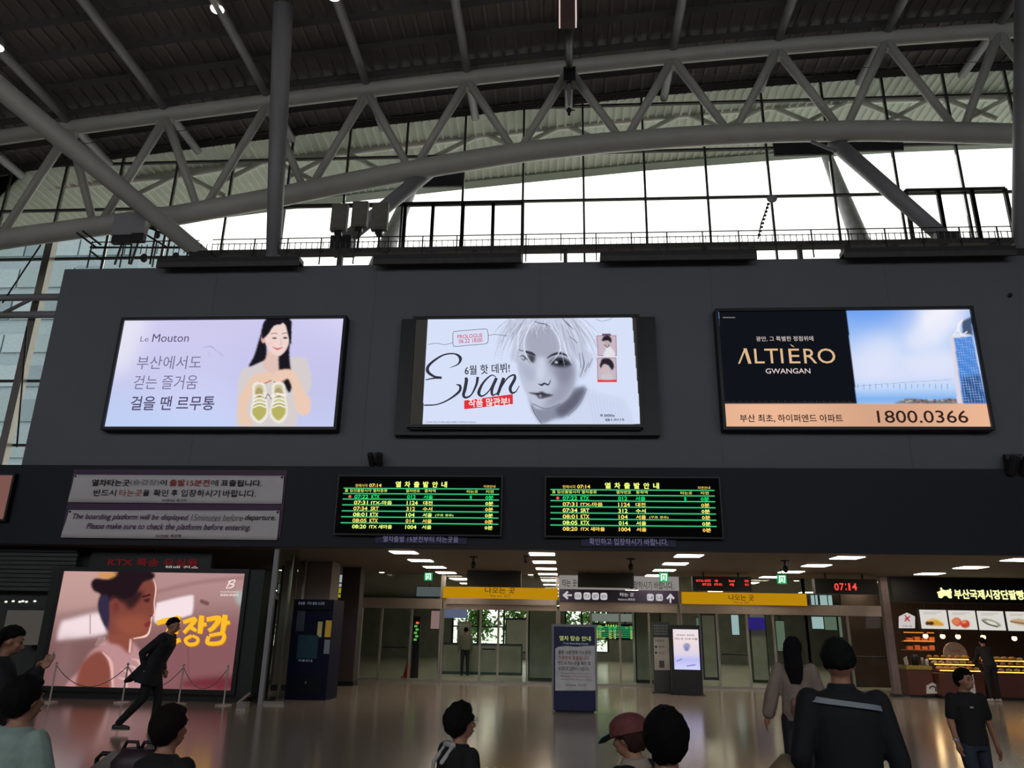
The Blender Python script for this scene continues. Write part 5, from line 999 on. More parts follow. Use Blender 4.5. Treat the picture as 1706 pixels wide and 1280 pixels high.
for i, (x, y) in enumerate(((1542, 1060), (1570.5, 1060.5), (1596, 1061), (1638, 1062), (1690, 1064))):
    p = at(x, y, BY+1.2); t = T('pendant_lamp', ('leftmost small glowing pendant bulb in the bakery', 'second small glowing pendant bulb from left in the bakery', 'middle glowing pendant bulb in the bakery', 'fourth glowing pendant bulb from left in the bakery', 'rightmost glowing pendant bulb in the bakery')[i], 'lamp', p, 'pendant bulbs in the bakery')
    L_ = bpy.data.lights.new('pendant_light', 'POINT'); L_.energy = 6; L_.color = (1, .68, .34); L_.shadow_soft_size = .08; lo = bpy.data.objects.new('pendant_light', L_); C.objects.link(lo); lo.parent = t; lo.location = (0, 0, -.1)
    MB().ell(p, (.07, .07, .07), 12, 8).build('bulb', emat('warm_bulb', (255, 206, 120), 9.), t, True); MB().tube([p+Vector((0, 0, .06)), (p.x, p.y, 3.33)], .01, 6).build('cord', m_black, t); MB().tube([p+Vector((0, 0, .05)), p+Vector((0, 0, .13))], [.06, .03], 10).build('lamp_shade', m_black, t)
# display counters with bread
m_case = mat('case_wood', (120, 76, 44), .5); warm = emat('shelf_warm_strip', (255, 180, 80), 4.)
breads = [('round_bun', mat('crust_brown', (186, 116, 52), .6, 0, .25, 20)), ('long_loaf', mat('crust_gold', (222, 160, 74), .6, 0, .25, 20)), ('cream_bread', mat('crust_pale', (236, 200, 130), .6, 0, .2, 20))]
protos = {}
ORD = ('first', 'second', 'third', 'fourth', 'fifth', 'sixth', 'seventh', 'eighth', 'ninth', 'tenth', 'eleventh', 'twelfth', 'thirteenth', 'fourteenth')
def bread(kind, p, s, lab, grp):
    nm, m = breads[kind]
    if kind not in protos:
        mb = MB()
        if kind == 0: mb.ell(p+Vector((0, 0, .04)), (.075, .075, .05), 14, 8)
        elif kind == 1: mb.tube([p+Vector((-.11, 0, .04)), p+Vector((-.07, 0, .045)), p+Vector((0, 0, .05)), p+Vector((.07, 0, .045)), p+Vector((.11, 0, .04))], [.02, .045, .055, .045, .02], 12)
        else: mb.tube([p+Vector((.06*math.cos(k), .03*math.sin(k*2), .035+.02*math.sin(k))) for k in np.linspace(0, 5.6, 14)], .03, 8)
        off = Vector(p); o = mk(nm, [(a-off.x, b-off.y, c-off.z) for a, b, c in mb.v], mb.f, m, None, True); o.location = p
        protos[kind] = o; tag(o, lab, 'bread', grp); return
    o = protos[kind].copy(); C.objects.link(o); o.location = p; o['label'] = lab; o['group'] = grp
def case(px0, px1, nm, tiers, seed):
    a, b = at(px0, 1140, BY-.3).x, at(px1, 1140, BY-.3).x; t = T('display_counter', nm, 'counter', ((a+b)/2, BY, 0)); zt_ = at((px0+px1)/2, 1120, BY-.3).z
    MB().box(a, b, BY-.3, BY+.6, .06, zt_-.06).build('counter_body', m_br, t); MB().box(a+.02, b-.02, BY-.26, BY+.56, 0, .06).build('plinth', m_black, t)
    rg = random.Random(seed)
    for j, (yy, Yd) in enumerate(tiers):
        z = at((px0+px1)/2, yy, BY-.25+j*.28).z
        MB().box(a+.04*j, b-.04*j, BY-.3+j*.28, BY-.3+j*.28+.27, z-.05, z-.015).build('shelf', m_case, t); MB().box(a+.05, b-.05, BY-.3+j*.28, BY-.29+j*.28, z-.045, z-.02).build('light_strip', warm, t)
        n = int((b-a-.1)/.17)
        for k in range(n):
            kd = (j+(k//5)+seed) % 3; x = a+.12+k*(b-a-.2)/max(n-1, 1)
            bread(kd, Vector((x, BY-.16+j*.28, z-.015)), 1, '%s, %s from left, %s tier of the %s' % ((('glossy round bun', 'golden long loaf', 'pale twisted bread')[kd]), ORD[k], ('lower', 'middle', 'top')[j], 'left bread display' if px0 < 1650 else 'right bread display'), '%s on the %s tier of the %s' % (('buns', 'loaves', 'twists')[kd], ('lower', 'middle', 'top')[j], 'left bread display' if px0 < 1650 else 'right bread display'))
    return t
case(1566, 1640, 'brown bread display counter with warm lit tiers, left of the dark clothed shopper', ((1116, 0), (1106, 0), (1097, 0)), 1)
case(1656, 1735, 'brown bread display counter with warm lit tiers at the right edge', ((1119, 0), (1109, 0), (1100, 0)), 2)
t = T('round_sign', 'pale round standing sign behind the bread display', 'sign', at(1592, 1086, BY+.9)); p = at(1592, 1090, BY+.9); MB().tube([p, p+Vector((0, .04, 0))], .34, 28).build('sign_disc', mat('round_cream', (176, 150, 132), .6), t); text('단팥빵', (1582, 1083, 1600, 1088), BY+.885, m_inkred, t); MB().tube([(p.x, p.y+.1, 0), (p.x, p.y+.1, p.z)], .03, 8).build('post', m_black, t)
t = T('menu_stand', 'white lettered menu sheet on the bakery counter front behind the child', 'sign', at(1615, 1138, BY-.32)); a, b = at(1606, 1124, BY-.32), at(1627, 1162, BY-.32); MB().box(a.x, b.x, BY-.33, BY-.305, b.z, a.z).build('sheet', m_wp, t); text('메뉴', (1611, 1132, 1622, 1138), BY-.336, m_ink, t); text('단팥빵', (1611, 1142, 1622, 1148), BY-.336, m_ink, t)
t = T('card_stand', 'small pale card stand on the left brown counter', 'sign', at(1511, 1104, BY+.1)); p = at(1511, 1110, BY+.15); MB().bar((p.x, p.y, zc1), (p.x, p.y+.06, zc1+.22), .24, .012, (1, 0, 0)).build('card', m_wp, t); MB().box(p.x-.1, p.x+.1, p.y-.02, p.y+.12, zc1, zc1+.012).build('foot', m_dark, t)
for i, (x, w, h, m, l, n) in enumerate(((1525, .18, .3, m_black, 'dark coffee urn on the left brown counter', 'coffee_urn'), (1538, .1, .22, m_alu, 'steel jug on the left brown counter', 'jug'), (1545, .1, .18, m_wp, 'white cup stack on the left brown counter', 'cup_stack'))):
    p = at(x, 1110, BY+.3); t = T(n, l, n.split('_')[-1], (p.x, p.y, zc1)); MB().tube([(p.x, p.y, zc1), (p.x, p.y, zc1+h*.8), (p.x, p.y, zc1+h)], [w/2, w/2, w/3], 14).build('vessel', m, t, True); MB().tube([(p.x, p.y, zc1+h), (p.x, p.y, zc1+h+.03)], [.02, .015], 8).build('lid_knob', m_black, t)
for i, (y, m) in enumerate(((1068, 'upper'), (1082, 'lower'))):
    a, b = at(1505, y, BY+2), at(1555, y, BY+2); t = T('wall_shelf', '%s lit shelf with orange boxes deep inside the left of the bakery' % m, 'shelf', ((a.x+b.x)/2, BY+2, a.z)); MB().box(a.x, b.x, BY+1.9, BY+2.2, a.z-.03, a.z).build('shelf_board', m_case, t); MB().box(a.x, b.x, BY+1.88, BY+1.9, a.z+.24, a.z+.27).build('light_strip', emat('warm_strip_dim', (240, 150, 70), .9), t)
    for k in range(4): x = a.x+.12+k*.22; tag(MB().box(x, x+.16, BY+1.95, BY+2.1, a.z, a.z+.1+.03*(k % 2)).build('bread_box', mat('orange_box', (200, 100, 50), .6)), '%s small orange box from left on the %s bakery wall shelf' % (('first', 'second', 'third', 'fourth')[k], m), 'box', 'orange boxes on the bakery shelves')
# ---------------------------------------------------------------- people
SKIN = (158, 112, 90)
def loft(mb, rings, n=20):               # rings: (centre, rx, ry) stacked, flat ends closed
    v = []
    for c, rx, ry in rings: v += [(c[0]+rx*math.cos(2*math.pi*k/n), c[1]+ry*math.sin(2*math.pi*k/n), c[2]) for k in range(n)]
    m = len(rings); f = [(i*n+k, i*n+(k+1) % n, (i+1)*n+(k+1) % n, (i+1)*n+k) for i in range(m-1) for k in range(n)]
    return mb.add(v, f+[tuple(range(n))[::-1], tuple((m-1)*n+k for k in range(n))])
def skinmesh(name, mb, m, parent, X, vox=.01, it=3, label=None):
    o = mk(name, [X(Vector(p)) for p in mb.v], mb.f, m, parent, False, label=label)
    r = o.modifiers.new('remesh', 'REMESH'); r.mode = 'VOXEL'; r.voxel_size = vox; r.use_smooth_shade = True
    s = o.modifiers.new('smooth', 'SMOOTH'); s.iterations = it; s.factor = .5; return o
def person(label, px, Y, top_y=None, heading=0., seated=False, lean=0., nod=0., turn=0., arms=None, legs=None, col_top=(40, 40, 44), col_low=(30, 30, 34), col_hair=(14, 12, 13), hair='short', sleeve='long', coat=0., vox=.009, w=1., s=None, foot=None, shoes=(30, 28, 28), fat=1., body_top=None, floor_z=0.):
    base = .43 if seated else 0.
    if foot: X0, Y = foot
    else:
        p = at(px, top_y, Y); X0 = p.x
        if s is None: s = (p.z-floor_z)/(1.715-base-(.25*lean*.7))
    t = T('person', label, 'person', (X0, Y, floor_z))
    ch, sh = math.cos(heading), math.sin(heading)
    # keep the head over the wanted column when the body leans
    hoff = Vector((0, math.sin(lean)*.62, 0)) if not foot else Vector((0, 0, 0))
    def X(p):
        p = (Vector(p)-hoff)*s; return Vector((X0+p.x*ch-p.y*sh, Y+p.x*sh+p.y*ch, floor_z+p.z))
    pz = .95-base
    def tp(p):                            # torso lean about the pelvis
        p = Vector(p)-Vector((0, 0, base+.0)); q = p-Vector((0, 0, pz)); c, d = math.cos(lean), math.sin(lean)
        return Vector((q.x*w, q.y*c+q.z*d, pz+q.z*c-q.y*d))
    def hp(p):                            # head turn and nod about the neck, then the lean
        q = Vector(p)-Vector((0, -.01, 1.49)); c, d = math.cos(turn), math.sin(turn); q = Vector((q.x*c-q.y*d, q.x*d+q.y*c, q.z))
        c, d = math.cos(nod-lean*.7), math.sin(nod-lean*.7); q = Vector((q.x, q.y*c+q.z*d, q.z*c-q.y*d)); q = q+Vector((0, -.01, 1.49))
        qq = Vector((q.x/w, q.y, q.z)); return tp(qq)
    A = dict(L=((-.24, .0, 1.12), (-.25, .08, .87)), R=((.24, .0, 1.12), (.25, .08, .87)))
    if seated: A = dict(L=((-.23, .02, 1.13), (-.14, .26, 1.02)), R=((.23, .02, 1.13), (.14, .26, 1.02)))
    if arms: A.update(arms)
    G = dict(L=((-.1, .02, .48), (-.11, 0, .08)), R=((.1, .02, .48), (.11, 0, .08)))
    if seated: G = dict(L=((-.11, .42, .5), (-.11, .42, .08)), R=((.11, .42, .5), (.11, .42, .08)))
    if legs: G.update(legs)
    msk = mat('skin', SKIN, .55, 0, .06, 20); mt = mat('cloth_%d_%d_%d' % col_top, col_top, .85, 0, .15, 14, .15); ml = mat('cloth_%d_%d_%d' % col_low, col_low, .85, 0, .15, 14, .15); mh = mat('hair_%d_%d_%d' % col_hair, col_hair, .85, 0, .2, 60, .3, .15); ms = mat('shoe_%d_%d_%d' % shoes, shoes, .5)
    # body: one continuous surface
    b = MB()
    tr_ = [(.90, .15, .10, 0), (.97, .165, .11, 0), (1.08, .14, .1, 0), (1.2, .15, .105, .005), (1.32, .175, .11, 0), (1.40, .165, .09, -.01), (1.44, .09, .06, -.012), (1.47, .05, .05, -.01)]
    k0 = len(b.v); loft(b, [((0, y, z), rx*fat, ry*fat) for z, rx, ry, y in tr_]); b.v[k0:] = [tuple(tp(p)) for p in b.v[k0:]]
    h0 = len(b.v)
    b.cap2((0, -.012, 1.42), (0, -.002, 1.53), .055, .05)
    b.ell((0, -.012, 1.605), (.074, .094, .097), 18, 14).ell((0, .028, 1.545), (.056, .062, .06), 14, 10).ell((0, .062, 1.512), (.022, .018, .016), 8, 6)
    b.cap2((0, .085, 1.605), (0, .105, 1.572), .009, .015, 8).ell((-.011, .095, 1.566), (.009, .01, .008), 6, 5).ell((.011, .095, 1.566), (.009, .01, .008), 6, 5)
    b.ell((0, .088, 1.538), (.024, .009, .006), 10, 6).ell((0, .086, 1.53), (.02, .009, .006), 10, 6)
    for k in (-1, 1): b.ell((k*.076, -.008, 1.585), (.01, .02, .032), 8, 8).ell((k*.03, .072, 1.625), (.02, .012, .008), 8, 6).ell((k*.045, .06, 1.575), (.02, .02, .02), 8, 6)
    b.v[h0:] = [tuple(hp(p)) for p in b.v[h0:]]
    sho = {}
    for k, q in ((-1, 'L'), (1, 'R')):
        S_ = tp((k*.175, -.01, 1.395)); E, W_ = [Vector(x)-Vector((0, 0, base)) for x in A[q]]; E.x *= w; W_.x *= w
        if lean and not (arms and q in arms): E = tp(A[q][0]); W_ = tp(A[q][1])
        sho[q] = (S_, E, W_)
        b.cap2(S_, E, .05, .04).cap2(E, W_, .04, .026)
        d = (W_-E).normalized(); side = d.cross(Vector((0, 0, 1)) if abs(d.z) < .8 else Vector((0, 1, 0))).normalized(); nrm = side.cross(d).normalized()
        if abs(d.z) > .8: side, nrm = Vector((0, 1, 0)), Vector((-k, 0, 0))
        palm = W_+d*.05
        b.ell(palm, (.035, .035, .035), 10, 8); b.cap2(W_+d*.01-side*.014, palm+d*.035-side*.022, .019, .015, 8).cap2(W_+d*.01+side*.014, palm+d*.035+side*.022, .019, .015, 8)
        for j, L in enumerate((.062, .074, .07, .054)):
            o_ = palm+d*.035+side*(.028-.0187*j); m_ = o_+(d+nrm*.25).normalized()*L*.5; e_ = m_+(d+nrm*.8).normalized()*L*.45
            b.cap2(o_, m_, .0095, .0085, 7).cap2(m_, e_, .0085, .007, 7)
        o_ = W_+d*.02+side*.03; m_ = o_+(d*.7+side*.7).normalized()*.035; b.cap2(o_, m_, .012, .01, 7).cap2(m_, m_+(d+nrm*.4).normalized()*.03, .01, .008, 7)
    for k, q in ((-1, 'L'), (1, 'R')):
        H_ = Vector((k*.09, 0, pz-.04)); K, An = [Vector(x) for x in G[q]]
        b.cap2(H_, K, .08*fat, .055).cap2(K, An, .05, .036)
    skinmesh('body', b, msk, t, X, vox, 2)
    # eyes, brows, lips
    lp = MB()
    for k in (-1, 1):
        for n_, q, m_ in (('eye', MB().ell((k*.03, .076, 1.612), (.012, .008, .006), 8, 6), mat('eye_dark', (20, 16, 14), .2)), ('eyebrow', MB().bar((k*.017, .084, 1.636), (k*.048, .074, 1.634), .006, .006), mh)): mk(n_, [X(hp(p)) for p in q.v], q.f, m_, t, True)
    lp.ell((0, .094, 1.534), (.021, .006, .007), 10, 6)
    for n_, q, m_ in (('lips', lp, mat('lip', (140, 80, 72), .5)),): mk(n_, [X(hp(p)) for p in q.v], q.f, m_, t, True)
    # hair
    hb = MB(); rg = random.Random(int(px)); N = 170
    big = {'short': -.004, 'round': .008, 'perm': .008, 'long': .002, 'thin': -.006}.get(hair, .0)
    for i in range(N):
        z = 1-2*(i+.5)/N; a = i*2.39996; r_ = math.sqrt(1-z*z); d = Vector((r_*math.cos(a), r_*math.sin(a), z))
        lim = (-.85 if d.y < -.1 else -.5) if hair in ('round', 'perm', 'long') else (-.35 if hair == 'short' else -.2)
        ok = (d.y < .45 and z > lim+max(0, d.y+.2)*1.1) or z > .62-(.12 if d.y < .6 else 0)
        if not ok: continue
        j = rg.uniform(-.003, .006) if hair != 'perm' else rg.uniform(-.008, .014)
        p = Vector((0, -.014, 1.608))+Vector((d.x*(.074+big*.8+j), d.y*(.094+big*.7+j), d.z*(.094+big*.75+j)))
        p.x *= 1-.16*max(0, -z) if hair in ('short', 'round') else 1
        r__ = .02 if hair != 'perm' else .026; hb.ell(p, (r__, r__, r__*(1.25 if hair != 'perm' else 1)), 8, 6)
    hb.ell((0, -.022, 1.612), (.072, .088, .094), 14, 10)
    if hair == 'long':
        for k in range(9): x = -.06+.015*k; hb.cap2((x, -.1, 1.6), (x*1.1+.01, -.125+.01*abs(k-4)*.5, 1.42), .03, .03, 8).cap2((x*1.1+.01, -.125, 1.42), (x*.8+.03, -.13, 1.27+.02*(k % 3)), .03, .018, 8)
    if hair == 'hood':
        for k in range(9): x = -.08+.02*k; hb.cap2((x, -.085, 1.62), (x*1.2, -.1, 1.44), .035, .03, 8)
    hb.v = [tuple(hp(p)) for p in hb.v]; 
    if hair != 'thin' : hb.v = hb.v
    skinmesh('hair', hb, mh, t, X, .009 if vox < .012 else .013, 1)
    # clothes
    c = MB(); zb_ = .93-coat
    tr2 = ([(zb_, .19+coat*.16, .13+coat*.16, -coat*.05)] if coat > .02 else [])+[(.90, .178, .125, 0), (1.0, .178, .125, 0), (1.1, .165, .12, 0), (1.2, .175, .125, 0), (1.32, .195, .128, 0), (1.4, .185, .105, -.01), (1.435, .125, .078, -.012), (1.462, .07, .066, -.012)]
    loft(c, [((0, y, z), rx*fat, ry*fat) for z, rx, ry, y in tr2])
    if sleeve == 'long': c.v = [tuple(tp(p)) for p in c.v]
    else: c.v = [tuple(tp(p)) for p in c.v]
    for q in 'LR':
        S_, E, W_ = sho[q]
        if sleeve == 'long': c.cap2(S_, E, .066*fat, .056).cap2(E, E.lerp(W_, .93), .056, .042)
        elif sleeve == 'short': c.cap2(S_, S_.lerp(E, .72), .066*fat, .062)
        elif sleeve == 'wide': c.cap2(S_, E, .068, .075).cap2(E, E.lerp(W_, .8), .075, .07)
    top = skinmesh('jacket' if sleeve == 'long' else 'shirt', c, mt, t, X, max(vox, .01), 3)
    c = MB(); loft(c, [((0, 0, pz+z), r1*fat, r2*fat) for z, r1, r2 in ((-.1, .16, .11), (-.02, .172, .118), (.08, .15, .106))])
    for k, q in ((-1, 'L'), (1, 'R')):
        H_ = Vector((k*.09, 0, pz-.04)); K, An = [Vector(x) for x in G[q]]; c.cap2(H_, K, .093*fat, .068).cap2(K, An.lerp(K, .06), .066, .055)
    skinmesh('trousers', c, ml, t, X, max(vox, .01), 3)
    for k, q in ((-1, 'L'), (1, 'R')):
        K, An = [Vector(x) for x in G[q]]; g = Vector((An.x, An.y, 0)); z = max(0, An.z-.08)
        c = MB(); c.cap2(g+Vector((0, -.03, z+.045)), g+Vector((0, .06, z+.042)), .045, .042).cap2(g+Vector((0, .06, z+.04)), g+Vector((0, .16, z+.032)), .042, .032)
        skinmesh('shoe', c, ms, t, X, .009, 2)
        c = MB(); c.cap2(g+Vector((0, -.04, z+.014)), g+Vector((0, .16, z+.014)), .013, .013, 8); c.box(g.x-.04, g.x+.04, g.y-.06, g.y+.18, z, z+.02); mk('sole', [X(p) for p in c.v], c.f, mat('sole_pale', (130, 126, 118), .6), t)
    return t, X, tp, hp
# walking man
pf = fl(236, 1222)
t, X, tp, hp = person('person in a dark coat striding right past the big screen, head bowed', 250, pf.y, foot=(pf.x+.02, pf.y), heading=-math.pi/2+.15, lean=.36, nod=.15, coat=.22, hair='thin', s=1.03, fat=1.22, w=1.1, col_top=(14, 16, 22), col_low=(12, 12, 15), vox=.011, shoes=(40, 38, 38),
       arms=dict(L=((-.22, .02, 1.13), (-.2, .1, .9)), R=((.23, -.1, 1.15), (.2, -.05, .93))), legs=dict(L=((-.09, .12, .5), (-.09, .1, .08)), R=((.09, -.04, .5), (.09, -.36, .13))))
mb = MB(); q = [tp((-.0, -.12, 1.02)), tp((0, -.2, .9)), Vector((.0, -.3, .78)), Vector((0, -.12, .70))]
loft(mb, [((0, -.1, .72), .16, .14), ((0, -.08, .85), .17, .13), ((0, -.03, .98), .17, .12)]); mb.cap2((.1, -.12, .95), (.12, -.33, .74), .05, .03).cap2((-.1, -.12, .95), (-.1, -.33, .74), .05, .03).cap2((.12, -.33, .74), (-.1, -.33, .74), .03, .03)
skinmesh('coat_tail', mb, MATS['cloth_14_16_22'], t, X, .012, 2)
# woman at far left with a phone
t, X, tp, hp = person('person in black with dark shoulder-length hair holding a phone at the far left edge', 17, 6.2, 1042, heading=-1.0, hair='hood', nod=.35, arms=dict(L=((-.22, .08, 1.14), (-.06, .27, 1.36)), R=((.2, .1, 1.14), (.07, .3, 1.36))), col_top=(16, 16, 22), col_low=(16, 16, 20), coat=.15)
mb = MB().bar((0, .35, 1.37), (0, .37, 1.5), .075, .01, (0, 1, 0)); mk('phone', [X(p) for p in mb.v], mb.f, mat('phone_pale', (150, 150, 160), .3), t, label='pale phone in the hand')
# seated group at left
t, X, tp, hp = person('person seated at bottom left in a pale mint top over a floral skirt', 50, 4.5, 1130, heading=-.35, seated=True, hair='round', lean=.05, sleeve='wide', col_top=(136, 156, 148), col_low=(150, 120, 112), fat=1.08, arms=dict(R=((.25, .06, 1.12), (.22, .3, 1.08)), L=((-.24, .04, 1.12), (-.1, .28, 1.05))))
fx = X((.22, .42, .72)); mb = MB().bar(fx-Vector((.1, 0, .07)), fx+Vector((.1, .04, .09)), .2, .012, (0, 1, 0)); tag(mb.build('leaflet', mat('leaflet_grey', (120, 112, 110), .6)), 'open grey leaflet held by the person in the mint top', 'paper')
t, X, tp, hp = person('person seated at bottom left with short dark hair in a black jacket, hugging a bag', 290, 4.4, 1180, heading=-.4, seated=True, hair='round', lean=.1, col_top=(10, 9, 12), col_low=(10, 9, 12), col_hair=(20, 12, 11), arms=dict(L=((-.26, .1, 1.1), (-.3, .26, 1.2))), fat=1.02)
p = at(230, 1270, 4.45); bg = T('handbag', 'maroon black handbag held beside the seated person in the black jacket', 'bag', (p.x, p.y, p.z-.15)); mb = MB()
loft(mb, [((p.x, p.y, p.z-.2), .14, .07), ((p.x, p.y, p.z), .15, .08), ((p.x+.01, p.y, p.z+.07), .1, .05)]); o = mk('bag_body', mb.v, mb.f, mat('bag_maroon', (44, 24, 34), .5), bg, True)
for dx in (-.05, .05): MB().tube([(p.x+dx-.05, p.y, p.z+.05), (p.x+dx-.03, p.y, p.z+.1), (p.x+dx+.03, p.y, p.z+.1), (p.x+dx+.05, p.y, p.z+.05)], .01, 6).build('bag_handle', m_black, bg, True)
p = at(181, 1256, 5.1); sc_ = T('suitcase', 'dark suitcase with a black telescopic handle beside the seated people at left', 'suitcase', (p.x, p.y, 0)); MB().box(p.x-.2, p.x+.2, p.y-.12, p.y+.12, .05, .6).build('shell', mat('suitcase_dark', (32, 34, 36), .4), sc_)
mb = MB().tube([(p.x-.07, p.y, .6), (p.x-.07, p.y, p.z-.03), (p.x-.04, p.y, p.z), (p.x+.04, p.y, p.z), (p.x+.07, p.y, p.z-.03), (p.x+.07, p.y, .6)], .014, 8); mb.build('telescopic_handle', m_black, sc_, True)
for a in (-.16, .16):
    for b_ in (-.09, .09): MB().tube([(p.x+a-.02, p.y+b_, .03), (p.x+a+.02, p.y+b_, .03)], .03, 10).build('wheel', m_black, sc_)
# middle seated person with glasses
t, X, tp, hp = person('person seated at bottom centre with permed hair, glasses and a white scarf', 771, 5.3, 1176, heading=-.95, seated=True, hair='perm', lean=.08, col_top=(12, 11, 14), col_low=(12, 12, 14))
mb = MB(); mb.tube([hp((.034+.021*math.cos(k), .098, 1.61+.017*math.sin(k))) for k in np.linspace(0, 6.28, 13)], .002, 5).tube([hp((-.034+.021*math.cos(k), .098, 1.61+.017*math.sin(k))) for k in np.linspace(0, 6.28, 13)], .002, 5)
for k in (-1, 1): mb.tube([hp((k*.056, .096, 1.612)), hp((k*.086, .02, 1.61)), hp((k*.085, -.02, 1.6))], .002, 5)
mk('glasses', [X(p) for p in mb.v], mb.f, m_black, t)
mb = MB(); mb.cap2((-.06, -.08, 1.44), (-.1, -.142, 1.33), .014, .018).cap2((-.1, -.142, 1.33), (-.09, -.15, 1.15), .016, .012).cap2((.05, -.08, 1.45), (.03, -.145, 1.34), .014, .018).cap2((-.06, -.085, 1.45), (.06, -.085, 1.45), .02, .02); mb.v = [tuple(tp(p)) for p in mb.v]
skinmesh('scarf', mb, mat('scarf_white', (176, 172, 170), .8), t, X, .009, 1)
# cap wearer and the dark head beside
t, X, tp, hp = person('person seated at bottom in a reddish cap with a teal brim, facing left', 1051, 4.7, 1194, heading=.95, seated=True, hair='round', nod=.25, lean=.06, col_top=(13, 11, 12), col_low=(13, 11, 12), col_hair=(52, 34, 30))
mb = MB(); mb.ell((0, -.014, 1.655), (.104, .122, .075), 18, 10); loft(mb, [((0, -.014, 1.605), .112, .128), ((0, -.014, 1.66), .106, .12)]); mb.v = [tuple(hp(p)) for p in mb.v]; skinmesh('cap', mb, mat('cap_red', (104, 52, 52), .8, 0, .25, 30), t, X, .008, 1)
mb = MB(); mb.tube([(0, .09, 1.632), (0, .14, 1.62), (0, .2, 1.595)], [.08, .085, .05], 14, sq=.1, flat=(1, 0, 0)); mb.v = [tuple(hp(p)) for p in mb.v]; skinmesh('cap_brim', mb, mat('brim_teal', (44, 98, 100), .7), t, X, .006, 0)
mb = MB(); loft(mb, [((0, -.012, 1.42), .12, .1), ((0, -.012, 1.455), .09, .085), ((0, -.012, 1.48), .075, .075)]); mb.v = [tuple(tp(p)) for p in mb.v]; skinmesh('collar', mb, mat('collar_beige', (148, 136, 122), .8), t, X, .009, 2)
person('person seated with a large rounded black haircut, right of the cap', 1107, 3.7, 1193, heading=.05, seated=True, hair='round', col_top=(16, 16, 20), col_low=(16, 16, 20), col_hair=(8, 8, 10), s=1.03)
# man in the navy jacket
t, X, tp, hp = person('person in a navy jacket with a grey shoulder stripe, large at right, seen from behind', 1392, 4.25, 1063, heading=-.12, hair='short', col_top=(8, 11, 18), col_low=(14, 14, 17), col_hair=(14, 16, 15), fat=1.04, w=.97, turn=-.2, arms=dict(L=((-.25, -.05, 1.13), (-.235, .1, .93)), R=((.25, -.02, 1.12), (.27, .06, .86))))
mstr = mat('stripe_grey', (130, 138, 146), .7)
mb = MB(); n = 26
def surf(a, z, e=.012):                  # a point on the jacket's back
    rx = float(np.interp(z, [1.1, 1.2, 1.32, 1.4, 1.435], [.165, .175, .195, .185, .125]))*1.04+e; ry = float(np.interp(z, [1.1, 1.2, 1.32, 1.4, 1.435], [.12, .125, .128, .105, .078]))*1.04+e
    return Vector((rx*math.cos(a), -.01+ry*math.sin(a), z))
v = []
for i in range(n+1):
    a = math.pi*1.06+math.pi*.92*i/n; z = 1.408-.05*(i/n)**1.6; v += [surf(a, z+.013), surf(a, z-.013)]
mk('shoulder_stripe', [X(tp(p)) for p in v], [(2*i, 2*i+1, 2*i+3, 2*i+2) for i in range(n)], mstr, t, label='light grey stripe across the shoulders')
for a in (math.pi*1.08, math.pi*1.92):
    v = []
    for i in range(9): z = 1.33-.2*i/8; v += [surf(a-.02, z), surf(a+.02, z)]
    mk('side_stripe', [X(tp(p)) for p in v], [(2*i, 2*i+1, 2*i+3, 2*i+2) for i in range(8)], mat('piping_grey', (60, 66, 76), .7), t)
mb = MB(); loft(mb, [((0, -.012, 1.44), .085, .08), ((0, -.012, 1.485), .068, .068)]); mb.v = [tuple(tp(p)) for p in mb.v]; skinmesh('collar', mb, MATS['cloth_8_11_18'], t, X, .009, 1)
p = at(1318, 1262, 4.3); bg = T('shoulder_bag', 'khaki bag hanging at the left side of the person in the navy jacket', 'bag', (p.x-.03, p.y, p.z-.2)); mb = MB(); loft(mb, [((p.x-.02, p.y, p.z-.28), .1, .07), ((p.x-.02, p.y, p.z-.05), .09, .07), ((p.x, p.y, p.z+.01), .05, .04)]); mk('bag_body', mb.v, mb.f, mat('bag_khaki', (110, 92, 66), .7), bg, True)
MB().tube([(p.x, p.y, p.z), (p.x+.02, p.y, p.z+.12)], .012, 6).build('bag_strap', m_black, bg)
# woman with long hair
t, X, tp, hp = person('person with long dark hair in a beige blouse walking away, left of the navy jacket', 1319, 8.2, 1062, heading=-.15, hair='long', sleeve='wide', col_top=(134, 118, 108), col_low=(24, 22, 30), col_hair=(16, 12, 16), w=.92, arms=dict(L=((-.27, .0, 1.14), (-.33, .04, .92)), R=((.25, .06, 1.15), (.2, .24, 1.12))), turn=-.3)
mb = MB(); loft(mb, [((.05, -.17, .98), .14, .05), ((.05, -.175, 1.09), .14, .055), ((.05, -.17, 1.12), .12, .035)]); mk('waist_bag', [X(p) for p in mb.v], mb.f, mat('bag_tan', (132, 98, 78), .6), t, True, label='tan bag across the back of the waist')
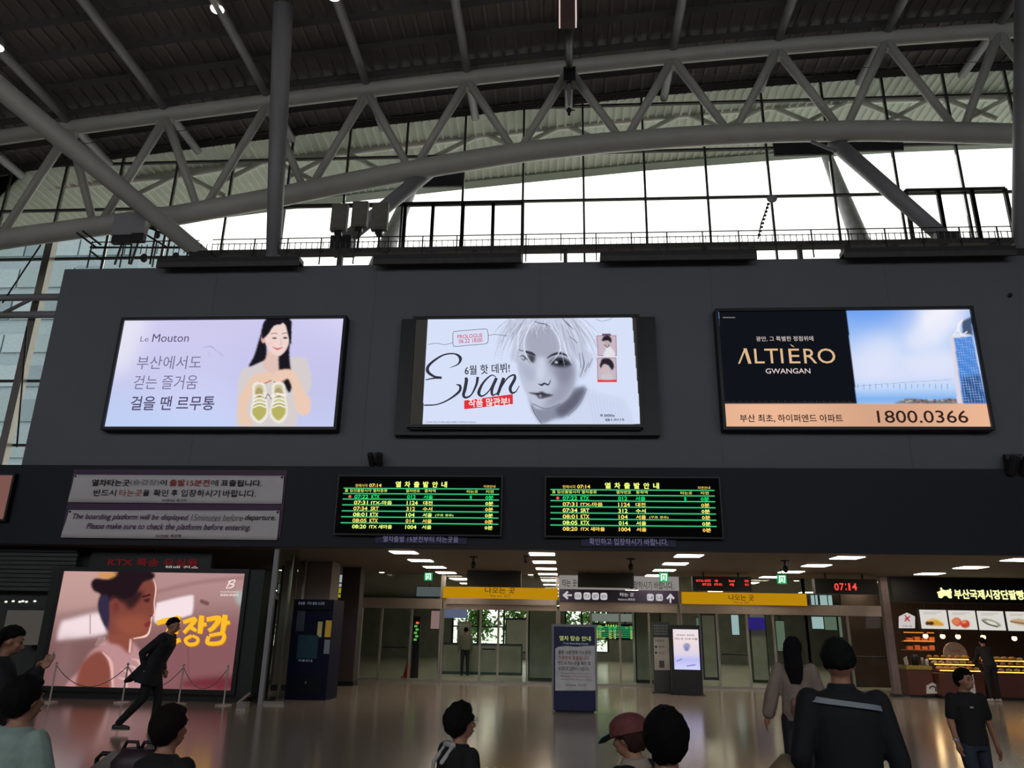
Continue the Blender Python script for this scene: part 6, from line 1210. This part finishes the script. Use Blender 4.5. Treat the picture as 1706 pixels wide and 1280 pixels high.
# child in black shirt
t, X, tp, hp = person('child in a black t-shirt and dark jeans walking towards the camera at right', 1602, 7.8, 1114, heading=math.pi+.15, hair='round', sleeve='short', col_top=(12, 12, 15), col_low=(34, 42, 58), col_hair=(12, 10, 12), turn=.3, nod=.15, arms=dict(R=((.22, -.02, 1.14), (.2, .02, .92)), L=((-.25, -.03, 1.13), (-.3, -.02, .88))), legs=dict(L=((-.13, -.02, .5), (-.17, -.16, .1)), R=((.1, .1, .5), (.1, .1, .08))))
mb = MB().box(.03, .07, .145, .15, 1.3, 1.315); mk('shirt_logo', [X(tp(p)) for p in mb.v], mb.f, mat('logo_print', (190, 190, 195), .6), t)
mb = MB(); mb.tube([(.215, .02, .95), (.215, .02, .97)], .034, 12); mk('wrist_band', [X(p) for p in mb.v], mb.f, mat('band_pale', (170, 170, 190), .5), t)
# shopper at the bakery, man beyond the doors
person('person in dark clothes bending over the bread display, white shoes', 1642, 23.2, 1107, heading=.1, lean=.3, hair='short', col_top=(22, 20, 22), col_low=(18, 18, 20), shoes=(190, 190, 190), vox=.016, s=.98, arms=dict(L=((-.2, .28, 1.05), (-.16, .5, 1.0)), R=((.2, .28, 1.05), (.16, .5, 1.0))))
person('person in a grey top and dark trousers beyond the left glass door', 776, 29.2, 1062, heading=.3, hair='short', col_top=(120, 122, 112), col_low=(28, 30, 38), vox=.018, s=.98)
# benches under the seated people
def bench(lab, x0, x1, Y):
    t = T('waiting_bench', lab, 'bench', ((x0+x1)/2, Y, 0)); MB().box(x0, x1, Y-.2, Y+.3, .35, .39).build('seat', m_alu, t); MB().bar((x0, Y-.36, .62), (x1, Y-.36, .62), .02, .3, (0, 0, 1)).build('backrest', m_alu, t)
    for x in (x0+.15, x1-.15): MB().box(x-.03, x+.03, Y-.2, Y+.25, 0, .36).build('leg', m_dark, t); MB().box(x-.02, x+.02, Y-.36, Y-.2, .35, .38).box(x-.02, x+.02, Y-.36, Y-.34, .38, .6).build('back_bracket', m_dark, t)
bench('metal waiting bench under the person in the pale mint top', at(45, 1200, 4.5).x-.4, at(45, 1200, 4.5).x+.3, 4.5)
bench('metal waiting bench under the person hugging a bag', at(290, 1200, 4.4).x-.3, at(290, 1200, 4.4).x+.35, 4.4)
bench('metal waiting bench under the person with glasses', at(771, 1200, 5.3).x-.4, at(771, 1200, 5.3).x+.4, 5.3)
bench('metal waiting bench under the person in the reddish cap', at(1051, 1200, 4.7).x-.4, at(1051, 1200, 4.7).x+.3, 4.7)
bench('metal waiting bench under the person with the rounded black haircut', at(1107, 1200, 3.7).x-.3, at(1107, 1200, 3.7).x+.4, 3.7)
flush_text()
